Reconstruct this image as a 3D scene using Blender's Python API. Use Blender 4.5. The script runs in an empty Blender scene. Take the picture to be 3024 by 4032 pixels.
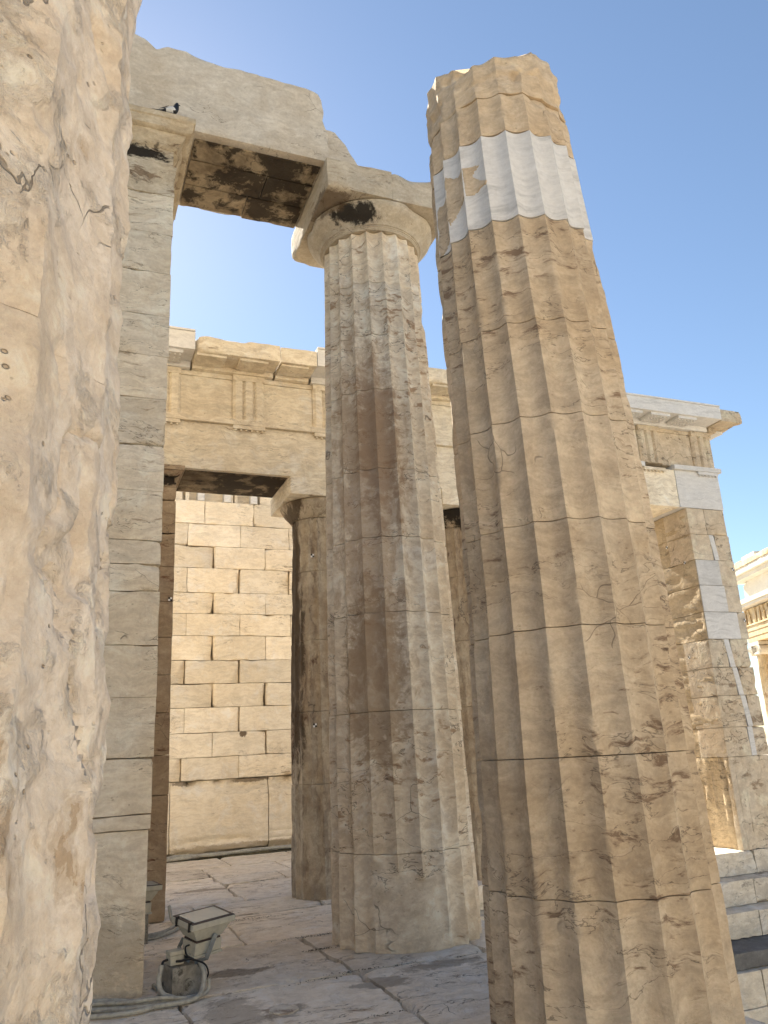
import bpy, math, random
import numpy as np
from mathutils import Matrix, Vector
random.seed(7); np.random.seed(7)
S = bpy.context.scene
COL = S.collection
R = math.radians

# ------------------------------------------------------------------ camera
F_PX, YAW, PIT, ROL = 3130.0, R(22.373), R(16.772), R(-3.034)
CAM = np.array([0, 0, 1.6])
fw = np.array([math.sin(YAW)*math.cos(PIT), math.cos(YAW)*math.cos(PIT), math.sin(PIT)])
r0 = np.array([math.cos(YAW), -math.sin(YAW), 0.0]); u0 = np.cross(r0, fw)
rr = r0*math.cos(ROL)+u0*math.sin(ROL); uu = -r0*math.sin(ROL)+u0*math.cos(ROL)
cd = bpy.data.cameras.new('camera'); cam = bpy.data.objects.new('camera', cd); COL.objects.link(cam)
cd.sensor_fit = 'HORIZONTAL'; cd.sensor_width = 36; cd.lens = F_PX/3024*36
cd.clip_start = 0.05; cd.clip_end = 3000
M = Matrix(((rr[0], uu[0], -fw[0], CAM[0]), (rr[1], uu[1], -fw[1], CAM[1]), (rr[2], uu[2], -fw[2], CAM[2]), (0, 0, 0, 1)))
cam.matrix_world = M
S.camera = cam
# ------------------------------------------------------------------ light
SUN_AZ, SUN_EL = -1.5, 38.0       # azimuth clockwise from +Y
W = bpy.data.worlds.new('World'); S.world = W; W.use_nodes = True
nt = W.node_tree; nt.nodes.clear()
sky = nt.nodes.new('ShaderNodeTexSky'); sky.sky_type = 'NISHITA'; sky.sun_disc = False
sky.sun_elevation = R(SUN_EL); sky.sun_rotation = R(SUN_AZ)
sky.altitude = 150; sky.air_density = 1.0; sky.dust_density = 0.15; sky.ozone_density = 3.0
bg = nt.nodes.new('ShaderNodeBackground'); bg.inputs[1].default_value = 0.0625
wo = nt.nodes.new('ShaderNodeOutputWorld')
nt.links.new(sky.outputs[0], bg.inputs[0]); nt.links.new(bg.outputs[0], wo.inputs[0])
sl = bpy.data.lights.new('sun', 'SUN'); sl.energy = 5.0; sl.angle = R(0.5); sl.color = (1.0, 0.93, 0.82)
so = bpy.data.objects.new('sun', sl); COL.objects.link(so)
sd = Vector((math.sin(R(SUN_AZ))*math.cos(R(SUN_EL)), math.cos(R(SUN_AZ))*math.cos(R(SUN_EL)), math.sin(R(SUN_EL))))
so.rotation_euler = sd.to_track_quat('Z', 'Y').to_euler()
S.view_settings.view_transform = 'Standard'; S.view_settings.look = 'None'
S.view_settings.exposure = 1.64; S.view_settings.use_white_balance = True; S.view_settings.white_balance_temperature = 7050; S.view_settings.white_balance_tint = 8; S.view_settings.gamma = 1.0
S.render.engine = 'CYCLES'
S.cycles.max_bounces = 8; S.cycles.diffuse_bounces = 5

# ------------------------------------------------------------------ noise
def _h(ix, iy, iz, s):
    n = (ix*374761393 + iy*668265263 + iz*2147483647 + s*1274126177) & 0xffffffff
    n = ((n ^ (n >> 13))*1274126177) & 0xffffffff
    n = (n ^ (n >> 16)) & 0xffffffff
    return n/4294967295.0*2-1
def vn(P, s=0):
    P = np.asarray(P, float); I = np.floor(P).astype(np.int64); f = P-I; f = f*f*f*(f*(f*6-15)+10)
    x, y, z = I[:, 0], I[:, 1], I[:, 2]; r = 0
    for a in (0, 1):
        wx = f[:, 0] if a else 1-f[:, 0]
        for b in (0, 1):
            wy = f[:, 1] if b else 1-f[:, 1]
            for c in (0, 1):
                wz = f[:, 2] if c else 1-f[:, 2]
                r = r + wx*wy*wz*_h(x+a, y+b, z+c, s)
    return r
def fbm(P, sc, oc=3, s=0, st=(1, 1, 1)):
    P = np.asarray(P, float)*np.array(st)*sc; r = 0; a = 1.0
    for o in range(oc):
        r = r + a*vn(P*(2.03**o)+17.3*o, s+o*31); a *= .5
    return r
def sm(a, b, x):
    t = np.clip((x-a)/(b-a), 0, 1); return t*t*(3-2*t)

# ------------------------------------------------------------------ object helpers
def thing(name, label, cat, loc=(0, 0, 0), group=None):
    o = bpy.data.objects.new(name, None); COL.objects.link(o); o.location = loc
    o.empty_display_size = .2
    o['label'] = label; o['category'] = cat
    if group: o['group'] = group
    return o
def wloc(o):
    v = Vector((0, 0, 0))
    while o: v = v+o.location; o = o.parent
    return v
def mk(name, V, Fc, mat, parent=None, label=None, smooth=True, tone=0.5, loc=None, mats=None, mi=None):
    V = np.asarray(V, float)
    base = np.array(wloc(parent)) if parent else (np.array(loc) if loc is not None else np.zeros(3))
    me = bpy.data.meshes.new(name)
    me.from_pydata((V-base).tolist(), [], [tuple(int(i) for i in f) for f in Fc]); me.update()
    if smooth:
        me.polygons.foreach_set('use_smooth', [True]*len(me.polygons))
        try: me.set_sharp_from_angle(angle=R(42))
        except Exception: pass
    at = me.attributes.new('tone', 'FLOAT', 'POINT')
    t = np.full(len(V), tone, float) if np.isscalar(tone) else np.asarray(tone, float)
    at.data.foreach_set('value', t)
    o = bpy.data.objects.new(name, me); COL.objects.link(o)
    if mats:
        for m in mats: me.materials.append(m)
        me.polygons.foreach_set('material_index', mi)
    else: me.materials.append(mat)
    if parent: o.parent = parent
    elif loc is not None: o.location = loc
    if label: o['label'] = label
    return o
def tagm(o, label=None, cat=None, group=None, kind=None):
    if label: o['label'] = label
    if cat: o['category'] = cat
    if group: o['group'] = group
    if kind: o['kind'] = kind
    return o
class MB:
    def __init__(s): s.V = []; s.F = []; s.T = []; s.n = 0
    def add(s, V, F, tone=.5):
        V = np.asarray(V, float); F = [tuple(i+s.n for i in f) for f in F]
        s.V.append(V); s.F += F; s.T.append(np.full(len(V), tone) if np.isscalar(tone) else tone); s.n += len(V)
        return s
    def out(s, name, mat, parent=None, **k):
        return mk(name, np.vstack(s.V), s.F, mat, parent, tone=np.concatenate(s.T), **k)
def gridbox(b, res):
    x0, x1, y0, y1, z0, z1 = b
    nx, ny, nz = [max(1, min(160, int(math.ceil((q-p)/res)))) for p, q in ((x0, x1), (y0, y1), (z0, z1))]
    X = np.linspace(x0, x1, nx+1); Y = np.linspace(y0, y1, ny+1); Z = np.linspace(z0, z1, nz+1)
    idx = {}; V = []; F = []
    def vid(i, j, k):
        q = (i, j, k)
        if q not in idx: idx[q] = len(V); V.append((X[i], Y[j], Z[k]))
        return idx[q]
    for i in range(nx):
        for j in range(ny):
            F.append((vid(i, j, 0), vid(i, j+1, 0), vid(i+1, j+1, 0), vid(i+1, j, 0)))
            F.append((vid(i, j, nz), vid(i+1, j, nz), vid(i+1, j+1, nz), vid(i, j+1, nz)))
    for i in range(nx):
        for k in range(nz):
            F.append((vid(i, 0, k), vid(i+1, 0, k), vid(i+1, 0, k+1), vid(i, 0, k+1)))
            F.append((vid(i, ny, k), vid(i, ny, k+1), vid(i+1, ny, k+1), vid(i+1, ny, k)))
    for j in range(ny):
        for k in range(nz):
            F.append((vid(0, j, k), vid(0, j, k+1), vid(0, j+1, k+1), vid(0, j+1, k)))
            F.append((vid(nx, j, k), vid(nx, j+1, k), vid(nx, j+1, k+1), vid(nx, j, k+1)))
    return np.array(V), F
def rbox(b, res=.05, chip=.03, base=.004, rough=.002, seed=0, fn=None, cs=3.0):
    """an eroded stone block: edges rounded by a noisy radius, faces slightly uneven"""
    V, F = gridbox(b, res); lo = np.array(b[0::2]); hi = np.array(b[1::2])
    n = fbm(V, cs, 3, seed); rad = base+chip*np.clip(n-.15, 0, 1.2)**1.3*1.6
    rad = np.minimum(rad, .45*(hi-lo).min())[:, None]
    q = np.clip(V, lo+rad, hi-rad); d = V-q; L = np.linalg.norm(d, axis=1, keepdims=True); L[L < 1e-9] = 1
    nrm = d/L
    V = q+nrm*rad
    if rough: V = V+nrm*(fbm(V, 5, 4, seed+5)*rough)[:, None]
    if fn is not None: V = fn(V)
    return V, F
def block(name, b, mat, parent=None, tone=.5, label=None, loc=None, **k):
    V, F = rbox(b, **k); return mk(name, V, F, mat, parent, tone=tone, label=label, loc=loc)
def catmull(P, n=8):
    P = [np.array(p, float) for p in P]; P = [2*P[0]-P[1]]+P+[2*P[-1]-P[-2]]; o = []
    for i in range(1, len(P)-2):
        for t in np.linspace(0, 1, n, endpoint=False):
            a, b, c, d = P[i-1:i+3]
            o.append(.5*((2*b)+(-a+c)*t+(2*a-5*b+4*c-d)*t*t+(-a+3*b-3*c+d)*t**3))
    o.append(P[-2]); return np.array(o)
def tube(P, r, n=10, sm_=8):
    C = catmull(P, sm_); V = []; F = []; m = len(C)
    up = np.array([0, 0, 1.0]); pv = None
    for i in range(m):
        t = C[min(i+1, m-1)]-C[max(i-1, 0)]; t /= np.linalg.norm(t)+1e-9
        a = np.cross(t, up if abs(t[2]) < .95 else np.array([1.0, 0, 0])) if pv is None else pv-t*(pv@t)
        a /= np.linalg.norm(a); pv = a; b = np.cross(t, a)
        ri = r if np.isscalar(r) else r[min(int(i/m*len(r)), len(r)-1)]
        for k in range(n):
            w = 2*math.pi*k/n; V.append(C[i]+ri*(a*math.cos(w)+b*math.sin(w)))
    for i in range(m-1):
        for k in range(n): F.append((i*n+k, i*n+(k+1) % n, (i+1)*n+(k+1) % n, (i+1)*n+k))
    F.append(tuple(range(n))[::-1]); F.append(tuple((m-1)*n+k for k in range(n)))
    return np.array(V), F
def loft(rings, cap=True):
    """rings: list of (n,3) arrays"""
    n = len(rings[0]); V = np.vstack(rings); F = []
    for i in range(len(rings)-1):
        for k in range(n): F.append((i*n+k, i*n+(k+1) % n, (i+1)*n+(k+1) % n, (i+1)*n+k))
    if cap: F.append(tuple(range(n))[::-1]); F.append(tuple((len(rings)-1)*n+k for k in range(n)))
    return V, F
def rectring(x0, x1, y0, y1, z, res=.06):
    nx = max(2, int((x1-x0)/res)); ny = max(2, int((y1-y0)/res))
    return nx, ny
def moulding(x0, x1, y0, y1, prof, nx=20, ny=12, noise=.003, seed=0):
    rings = []
    for z, o in prof:
        P = []
        X = np.linspace(x0-o, x1+o, nx+1); Y = np.linspace(y0-o, y1+o, ny+1)
        for x in X[:-1]: P.append((x, y0-o, z))
        for y in Y[:-1]: P.append((x1+o, y, z))
        for x in X[::-1][:-1]: P.append((x, y1+o, z))
        for y in Y[::-1][:-1]: P.append((x0-o, y, z))
        rings.append(np.array(P))
    V, F = loft(rings)
    if noise:
        c = np.array([(x0+x1)/2, (y0+y1)/2, 0]); d = V-c; d[:, 2] = 0
        e = np.clip(fbm(V, 4, 3, seed)-.35, 0, 1)*.05+fbm(V, 9, 3, seed+3)*noise
        d /= np.linalg.norm(d, axis=1, keepdims=True); V = V-d*e[:, None]
    return V, F
def lathe(prof, c, n=64, noise=.0, seed=0):
    rings = []
    for z, r in prof:
        a = np.linspace(0, 2*math.pi, n, endpoint=False)
        rings.append(np.stack([c[0]+r*np.cos(a), c[1]+r*np.sin(a), np.full(n, z)], 1))
    V, F = loft(rings)
    if noise:
        d = V-np.array([c[0], c[1], 0]); d[:, 2] = 0; L = np.linalg.norm(d, axis=1, keepdims=True); d /= np.maximum(L, 1e-6)
        V = V-d*(fbm(V, 5, 4, seed)*noise+np.clip(fbm(V, 3, 3, seed+9)-.5, 0, 1)*.04)[:, None]
    return V, F

# ------------------------------------------------------------------ materials
def nodes(name):
    m = bpy.data.materials.new(name); m.use_nodes = True; t = m.node_tree; t.nodes.clear(); return m, t
class G:
    def __init__(s, t): s.t = t
    def n(s, k, **kw):
        x = s.t.nodes.new(k)
        for a, b in kw.items(): setattr(x, a, b)
        return x
    def set(s, sock, v):
        if hasattr(v, 'is_output') or isinstance(v, bpy.types.NodeSocket): s.t.links.new(v, sock)
        else:
            if isinstance(v, (tuple, list)) and len(v) == 3 and sock.type == 'RGBA': v = (*v, 1)
            sock.default_value = v
    def math(s, op, a, b=0.0, clamp=False):
        x = s.n('ShaderNodeMath', operation=op, use_clamp=clamp); s.set(x.inputs[0], a); s.set(x.inputs[1], b); return x.outputs[0]
    def vmath(s, op, a, b=(0, 0, 0)):
        x = s.n('ShaderNodeVectorMath', operation=op); s.set(x.inputs[0], a); s.set(x.inputs[1], b)
        return x.outputs['Value' if op == 'LENGTH' else 'Vector']
    def noise(s, v, sc, det=4, ro=.55, dist=0):
        x = s.n('ShaderNodeTexNoise'); s.set(x.inputs['Vector'], v); x.inputs['Scale'].default_value = sc
        x.inputs['Detail'].default_value = det; x.inputs['Roughness'].default_value = ro; x.inputs['Distortion'].default_value = dist
        return x.outputs['Fac'], x.outputs['Color']
    def vor(s, v, sc, feat='DISTANCE_TO_EDGE'):
        x = s.n('ShaderNodeTexVoronoi', feature=feat); s.set(x.inputs['Vector'], v); x.inputs['Scale'].default_value = sc
        return x.outputs['Distance']
    def ss(s, x, a, b, lo=0., hi=1.):
        m = s.n('ShaderNodeMapRange', interpolation_type='SMOOTHSTEP'); s.set(m.inputs[0], x)
        for i, v in enumerate((a, b, lo, hi)): m.inputs[i+1].default_value = v
        return m.outputs[0]
    def mix(s, f, a, b, bt='MIX'):
        x = s.n('ShaderNodeMix', data_type='RGBA', blend_type=bt); s.set(x.inputs[0], f); s.set(x.inputs[6], a); s.set(x.inputs[7], b); return x.outputs[2]
def stone(name, light, ochre, dark, blotch=.5, crack=.6, vein=.5, bump=.5, scale=1., tilt=0.25, spots=(), bed=6., big=.5, pit=.5, rough=.85, tonev=.5, grime=(.06, .045, .035), streakv=0., bs=3.6, mott=.28, ymap=1.):
    m, t = nodes(name); g = G(t)
    pos = g.n('ShaderNodeNewGeometry').outputs['Position']
    wn = g.noise(pos, 2.2*scale, 3)[1]
    warp = g.vmath('ADD', pos, g.vmath('MULTIPLY', g.vmath('SUBTRACT', wn, (.5, .5, .5)), (.28/scale, .28/scale, .28/scale)))
    mp = g.n('ShaderNodeMapping'); g.set(mp.inputs[0], warp); mp.inputs['Rotation'].default_value = (tilt*.6, tilt, .3); mp.inputs['Scale'].default_value = (1, ymap, bed)
    bedv = mp.outputs[0]
    nl = g.noise(pos, .9*scale, 5, .6)[0]
    nm = g.noise(warp, 3.5*scale, 7, .62)[0]
    nb = g.noise(bedv, 1.6*scale, 8, .6)[0]
    nf = g.noise(pos, 38*scale, 5, .7)[0]
    col = g.mix(g.ss(nl, .38, .62), light, ochre)
    col = g.mix(g.math('MULTIPLY', g.ss(nm, .42, .68), .55*big+.15), col, g.mix(.5, ochre, dark))
    # soft bedding veins
    vb = g.ss(nb, .5, .72)
    col = g.mix(g.math('MULTIPLY', vb, vein*.6), col, tuple(.55*c for c in light))
    # paler scars
    ns = g.noise(g.vmath('ADD', warp, (7.3, 1.1, 4.2)), 2.6*scale, 8, .7)[0]
    col = g.mix(g.math('MULTIPLY', g.ss(ns, .52, .66), .35), col, tuple(min(.8, 1.35*c) for c in light))
    nk_ = g.noise(g.vmath('MULTIPLY', g.vmath('ADD', warp, (2.3, 6.1, 1.2)), (1, 1, max(1, bed)**.6)), 7*scale, 7, .7)[0]
    col = g.mix(g.math('MULTIPLY', g.ss(nk_, .44, .60), mott), col, g.mix(.6, tuple(.62*c for c in light), dark))
    col = g.mix(g.math('MULTIPLY', g.ss(nk_, .46, .36), mott*.8), col, tuple(min(.85, 1.3*c) for c in light))
    # hard edged patina blotches
    nmask = g.noise(g.vmath('ADD', pos, (3.1, 9.2, 5.5)), .75*scale, 3)[0]
    n2 = g.noise(g.vmath('ADD', bedv, (11.3, 2.2, 3.9)), bs*scale, 8, .66)[0]
    n3 = g.math('ADD', n2, g.math('MULTIPLY', nmask, .5))
    bl = g.math('ADD', g.math('MULTIPLY', g.ss(n3, .90-.12*blotch, .95-.12*blotch), .5), g.math('MULTIPLY', g.ss(n3, .96-.12*blotch, .975-.12*blotch), .4))
    col = g.mix(bl, col, dark)
    # cracks : contour lines of stretched noise, shown only here and there
    nc = g.noise(g.vmath('ADD', bedv, (1.7, 5.1, 8.8)), .8*scale, 6, .58)[0]
    cw = g.math('ABSOLUTE', g.math('SUBTRACT', nc, .5))
    msk = g.ss(nmask, .60-.25*crack, .68-.25*crack)
    ck = g.math('MULTIPLY', g.ss(cw, .0006, .0045, 1., 0.), msk)
    vv = g.vor(g.vmath('MULTIPLY', warp, (1, 1, 1.5)), 1.7*scale)
    m2 = g.ss(g.noise(g.vmath('ADD', pos, (9.1, .2, 2.5)), 1.3*scale, 3)[0], .70-.17*crack, .74-.17*crack)
    ck2 = g.math('MULTIPLY', g.ss(vv, .001, .007, 1., 0.), m2)
    ckk = g.math('MAXIMUM', ck, ck2)
    col = g.mix(g.math('MULTIPLY', ckk, .62*min(1, crack+.3)), col, grime)
    # pits
    vp = g.vor(g.vmath('MULTIPLY', pos, (1, 1, 1.6)), 16*scale, 'F1')
    pm = g.ss(g.noise(pos, 4*scale, 4)[0], .56, .64)
    pt = g.math('MULTIPLY', g.ss(vp, .10, .2, 1., 0.), pm)
    col = g.mix(g.math('MULTIPLY', pt, pit), col, dark)
    if streakv:
        st = g.noise(g.vmath('MULTIPLY', warp, (9, 9, .7)), 1.5, 6, .6)[0]
        col = g.mix(g.math('MULTIPLY', g.ss(st, .52, .64), streakv), col, dark)
    # grain and per-block tone
    col = g.mix(.5, col, g.mix(nf, (.22, .22, .22), (.78, .78, .78)), 'OVERLAY')
    at = g.n('ShaderNodeAttribute', attribute_name='tone').outputs['Fac']
    tf = g.math('ADD', 1-tonev*.5, g.math('MULTIPLY', at, tonev))
    hs = g.n('ShaderNodeHueSaturation'); g.set(hs.inputs['Value'], tf); g.set(hs.inputs['Color'], col)
    col = hs.outputs[0]
    for (c, rad, cc, amt, soft) in spots:
        d = g.vmath('LENGTH', g.vmath('DIVIDE', g.vmath('SUBTRACT', pos, c), rad))
        sn = g.noise(g.vmath('MULTIPLY', warp, (1, 1, soft)), 7, 7, .7)[0]
        dd = g.math('ADD', d, g.math('MULTIPLY', g.math('SUBTRACT', sn, .5), 2.4))
        col = g.mix(g.math('MULTIPLY', g.ss(dd, .72, 1.1, 1., 0.), amt), col, cc)
    # bump
    h = g.math('MULTIPLY', nm, .9)
    h = g.math('ADD', h, g.math('MULTIPLY', nb, .4))
    h = g.math('ADD', h, g.math('MULTIPLY', n2, .25))
    h = g.math('ADD', h, g.math('MULTIPLY', g.ss(ns, .5, .62), .35))
    h = g.math('ADD', h, g.math('MULTIPLY', nf, .22)); h = g.math('ADD', h, g.math('MULTIPLY', nk_, .3))
    h = g.math('SUBTRACT', h, g.math('MULTIPLY', ckk, .5))
    h = g.math('SUBTRACT', h, g.math('MULTIPLY', pt, .45))
    h = g.math('SUBTRACT', h, g.math('MULTIPLY', bl, .05))
    bp = g.n('ShaderNodeBump'); bp.inputs['Strength'].default_value = min(1, bump); bp.inputs['Distance'].default_value = .022*max(1, bump)/scale
    g.set(bp.inputs['Height'], h)
    b = g.n('ShaderNodeBsdfPrincipled'); g.set(b.inputs['Base Color'], col); b.inputs['Roughness'].default_value = rough
    b.inputs['Specular IOR Level'].default_value = .25; g.set(b.inputs['Normal'], bp.outputs[0])
    o = g.n('ShaderNodeOutputMaterial'); t.links.new(b.outputs[0], o.inputs[0])
    return m
def plain(name, c, rough=.5, metal=0., nz=.15, bump=.1, sc=30):
    m, t = nodes(name); g = G(t)
    pos = g.n('ShaderNodeNewGeometry').outputs['Position']
    n = g.noise(pos, sc, 5, .6)[0]; n1 = g.noise(pos, sc*.2, 5, .6)[0]
    col = g.mix(g.ss(g.math('MULTIPLY', g.math('ADD', n, n1), .5), .4, .65), c, tuple(x*(1-nz*2) for x in c))
    bp = g.n('ShaderNodeBump'); bp.inputs['Strength'].default_value = bump; bp.inputs['Distance'].default_value = .003; g.set(bp.inputs['Height'], n)
    b = g.n('ShaderNodeBsdfPrincipled'); g.set(b.inputs['Base Color'], col); b.inputs['Roughness'].default_value = rough; b.inputs['Metallic'].default_value = metal
    g.set(b.inputs['Normal'], bp.outputs[0]); o = g.n('ShaderNodeOutputMaterial'); t.links.new(b.outputs[0], o.inputs[0]); return m
BLK = (.012, .009, .007); BRN = (.10, .062, .035)
m_left = stone('weathered_marble', (.74, .645, .55), (.71, .59, .46), (.42, .31, .21), blotch=.25, crack=.5, vein=.15, bump=1.5, scale=2.2, bed=.7, pit=.8, big=.35, mott=.35, bs=2.4)
m_mid = stone('patinated_marble', (.80, .71, .57), (.72, .59, .43), (.36, .235, .145), blotch=.5, crack=.8, vein=.3, bump=.36, bed=2.6, big=.35, mott=.4, bs=5.5,
              spots=[((2.45, 6.75, 4.0), (.6, .5, 2.3), (.36, .24, .15), .55, .6), ((2.62, 6.8, 2.3), (.33, .4, .9), (.29, .19, .11), .6, 1.5), ((2.75, 6.72, 4.6), (.3, .3, 1.0), (.28, .17, .10), .55, 1.2)])
m_cap = stone('pale_capital_marble', (.50, .45, .37), (.47, .40, .30), (.28, .2, .14), blotch=.2, crack=.6, vein=.4, bump=.5,
              spots=[((2.70, 6.86, 7.22), (.28, .22, .115), BLK, .96, .5), ((2.42, 6.95, 7.34), (.2, .3, .1), BRN, .7, 1)])
m_right = stone('brown_marble', (.61, .50, .37), (.55, .42, .28), (.22, .145, .095), bs=4.5, mott=.28, blotch=.34, crack=.6, vein=.35, bump=.42, bed=4, big=.4)
m_white = stone('new_marble', (.68, .67, .66), (.70, .68, .65), (.42, .42, .43), blotch=-1, crack=-.6, vein=.9, bump=.15, bed=9, big=.2, pit=0, tilt=.1, rough=.6, mott=.2)
m_anta = stone('anta_marble', (.72, .64, .52), (.67, .57, .43), (.34, .26, .18), blotch=.3, crack=.7, vein=.5, bump=.45, bed=7, big=.3,
               spots=[((.45, 6.6, .3), (.35, .3, .3), (.20, .18, .15), .4, 1)])
m_acap = stone('anta_capital_marble', (.55, .49, .39), (.50, .41, .29), (.2, .14, .09), blotch=.45, crack=.5, vein=.5, bump=.6,
               spots=[((.35, 6.62, 7.30), (.36, .2, .085), BLK, .97, 3)])  # black spot paints the dark void in the capital's recessed band
m_arch = stone('pale_architrave_marble', (.56, .51, .44), (.53, .46, .37), (.36, .28, .2), blotch=-.1, crack=.75, vein=.5, bump=.45, bed=5, tilt=.1)
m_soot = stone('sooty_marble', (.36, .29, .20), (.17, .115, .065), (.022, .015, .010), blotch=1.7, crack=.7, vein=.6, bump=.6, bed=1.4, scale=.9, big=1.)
m_ent = stone('golden_marble', (.80, .72, .58), (.76, .66, .51), (.25, .17, .1), blotch=.15, crack=.45, vein=.6, bump=.45, bed=8, tilt=.08, big=.5)
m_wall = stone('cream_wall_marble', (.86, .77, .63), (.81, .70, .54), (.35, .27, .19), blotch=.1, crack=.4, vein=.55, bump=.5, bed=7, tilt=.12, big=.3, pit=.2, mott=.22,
               spots=[((3.18, 15.2, 2.06), (.09, .2, .07), BRN, .9, .6), ((3.35, 15.2, 1.24), (.4, .3, .045), BRN, .75, 1), ((2.1, 15.2, 1.23), (.2, .3, .05), BRN, .7, .6), ((3.1, 15.2, .12), (1.6, .3, .07), (.3, .22, .13), .6, 1)])  # upper brown spots paint the shade of a hole and recessed orthostate tops
m_scol = stone('sooty_column_marble', (.50, .43, .33), (.42, .33, .23), (.08, .035, .022), blotch=.55, crack=.5, vein=.5, bump=.5, bed=.5, streakv=.35,
               spots=[((2.74, 9.85, 3.6), (.10, .45, 2.2), (.07, .048, .03), .85, .3), ((5.3, 9.6, 4.8), (.5, .6, .24), BLK, .97, .3)])
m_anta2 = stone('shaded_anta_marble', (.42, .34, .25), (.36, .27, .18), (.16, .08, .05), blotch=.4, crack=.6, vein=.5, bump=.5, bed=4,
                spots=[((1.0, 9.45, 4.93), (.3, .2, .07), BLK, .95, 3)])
m_tower = stone('tower_marble', (.68, .59, .47), (.62, .50, .36), (.27, .2, .14), blotch=.35, crack=.8, vein=.4, bump=.7, bed=2, big=.5, streakv=.12)
m_ruf = stone('rough_tower_marble', (.60, .49, .34), (.55, .43, .28), (.28, .19, .12), blotch=.2, crack=.6, vein=.7, bump=1.3, bed=6, big=.5)
m_floor = stone('paving_marble', (.84, .76, .65), (.80, .70, .57), (.42, .34, .26), blotch=.4, crack=.75, vein=.3, bump=.9, bed=1, big=.35, scale=1.2, tilt=.1, mott=.28, ymap=3,
                spots=[((1.38, 6.98, 0), (.28, .14, .2), (.17, .135, .10), .7, 1), ((2.3, 6.1, 0), (.22, .16, .2), (.18, .145, .11), .6, 1), ((2.85, 6.3, 0), (.35, .12, .2), (.18, .145, .11), .6, 1), ((1.50, 5.84, 0), (.15, .15, .2), (.16, .13, .10), .6, 1), ((1.2, 5.9, 0), (.2, .5, .2), (.24, .19, .14), .5, 1), ((1.9, 11.4, 0), (.4, .12, .2), (.2, .14, .09), .6, 1)])
m_step = stone('step_marble', (.80, .73, .62), (.72, .64, .52), (.25, .2, .16), blotch=.2, crack=.6, vein=.5, bump=.6, bed=5)
m_dark = stone('dark_limestone', (.22, .215, .21), (.17, .165, .16), (.06, .06, .058), blotch=.3, crack=.6, vein=.5, bump=.7, bed=2)
m_ground = stone('rocky_ground', (.50, .45, .38), (.46, .40, .32), (.3, .25, .2), blotch=.3, crack=.5, bump=.8, bed=1, scale=.3)
m_nike = stone('sunlit_temple_marble', (.66, .56, .40), (.6, .46, .28), (.38, .26, .15), blotch=.1, crack=.3, vein=.4, bump=.4, bed=1, streakv=.2)
m_nwhite = stone('temple_new_marble', (.72, .69, .62), (.70, .66, .58), (.5, .46, .4), blotch=-1, crack=-.6, vein=.2, bump=.15, bed=3, pit=0, mott=.1)
m_conc = stone('concrete', (.30, .29, .26), (.24, .22, .19), (.07, .065, .055), blotch=.7, crack=.3, vein=.2, bump=.5, bed=1, scale=3)
m_cream = plain('cream_painted_metal', (.50, .48, .40), .5, nz=.1)
m_steel = plain('galvanised_steel', (.25, .28, .30), .45, .6)
m_black = plain('black_rubber', (.012, .012, .013), .5)
m_brown = plain('brown_gasket', (.07, .05, .045), .6)
m_glass = plain('lamp_glass', (.42, .45, .43), .12, nz=.03, bump=0)
m_cable = plain('grey_conduit', (.42, .41, .36), .6, nz=.2)
m_feath = plain('black_feathers', (.012, .012, .014), .45, sc=90, bump=.3)
m_wfeath = plain('white_feathers', (.62, .61, .59), .8, sc=90, nz=.08, bump=.3)
m_tb = plain('target_black', (.01, .01, .01), .6); m_tw = plain('target_white', (.8, .8, .8), .6, nz=.02)
m_moss = plain('dry_moss', (.10, .09, .055), .95, nz=.3, bump=1, sc=60)

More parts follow.
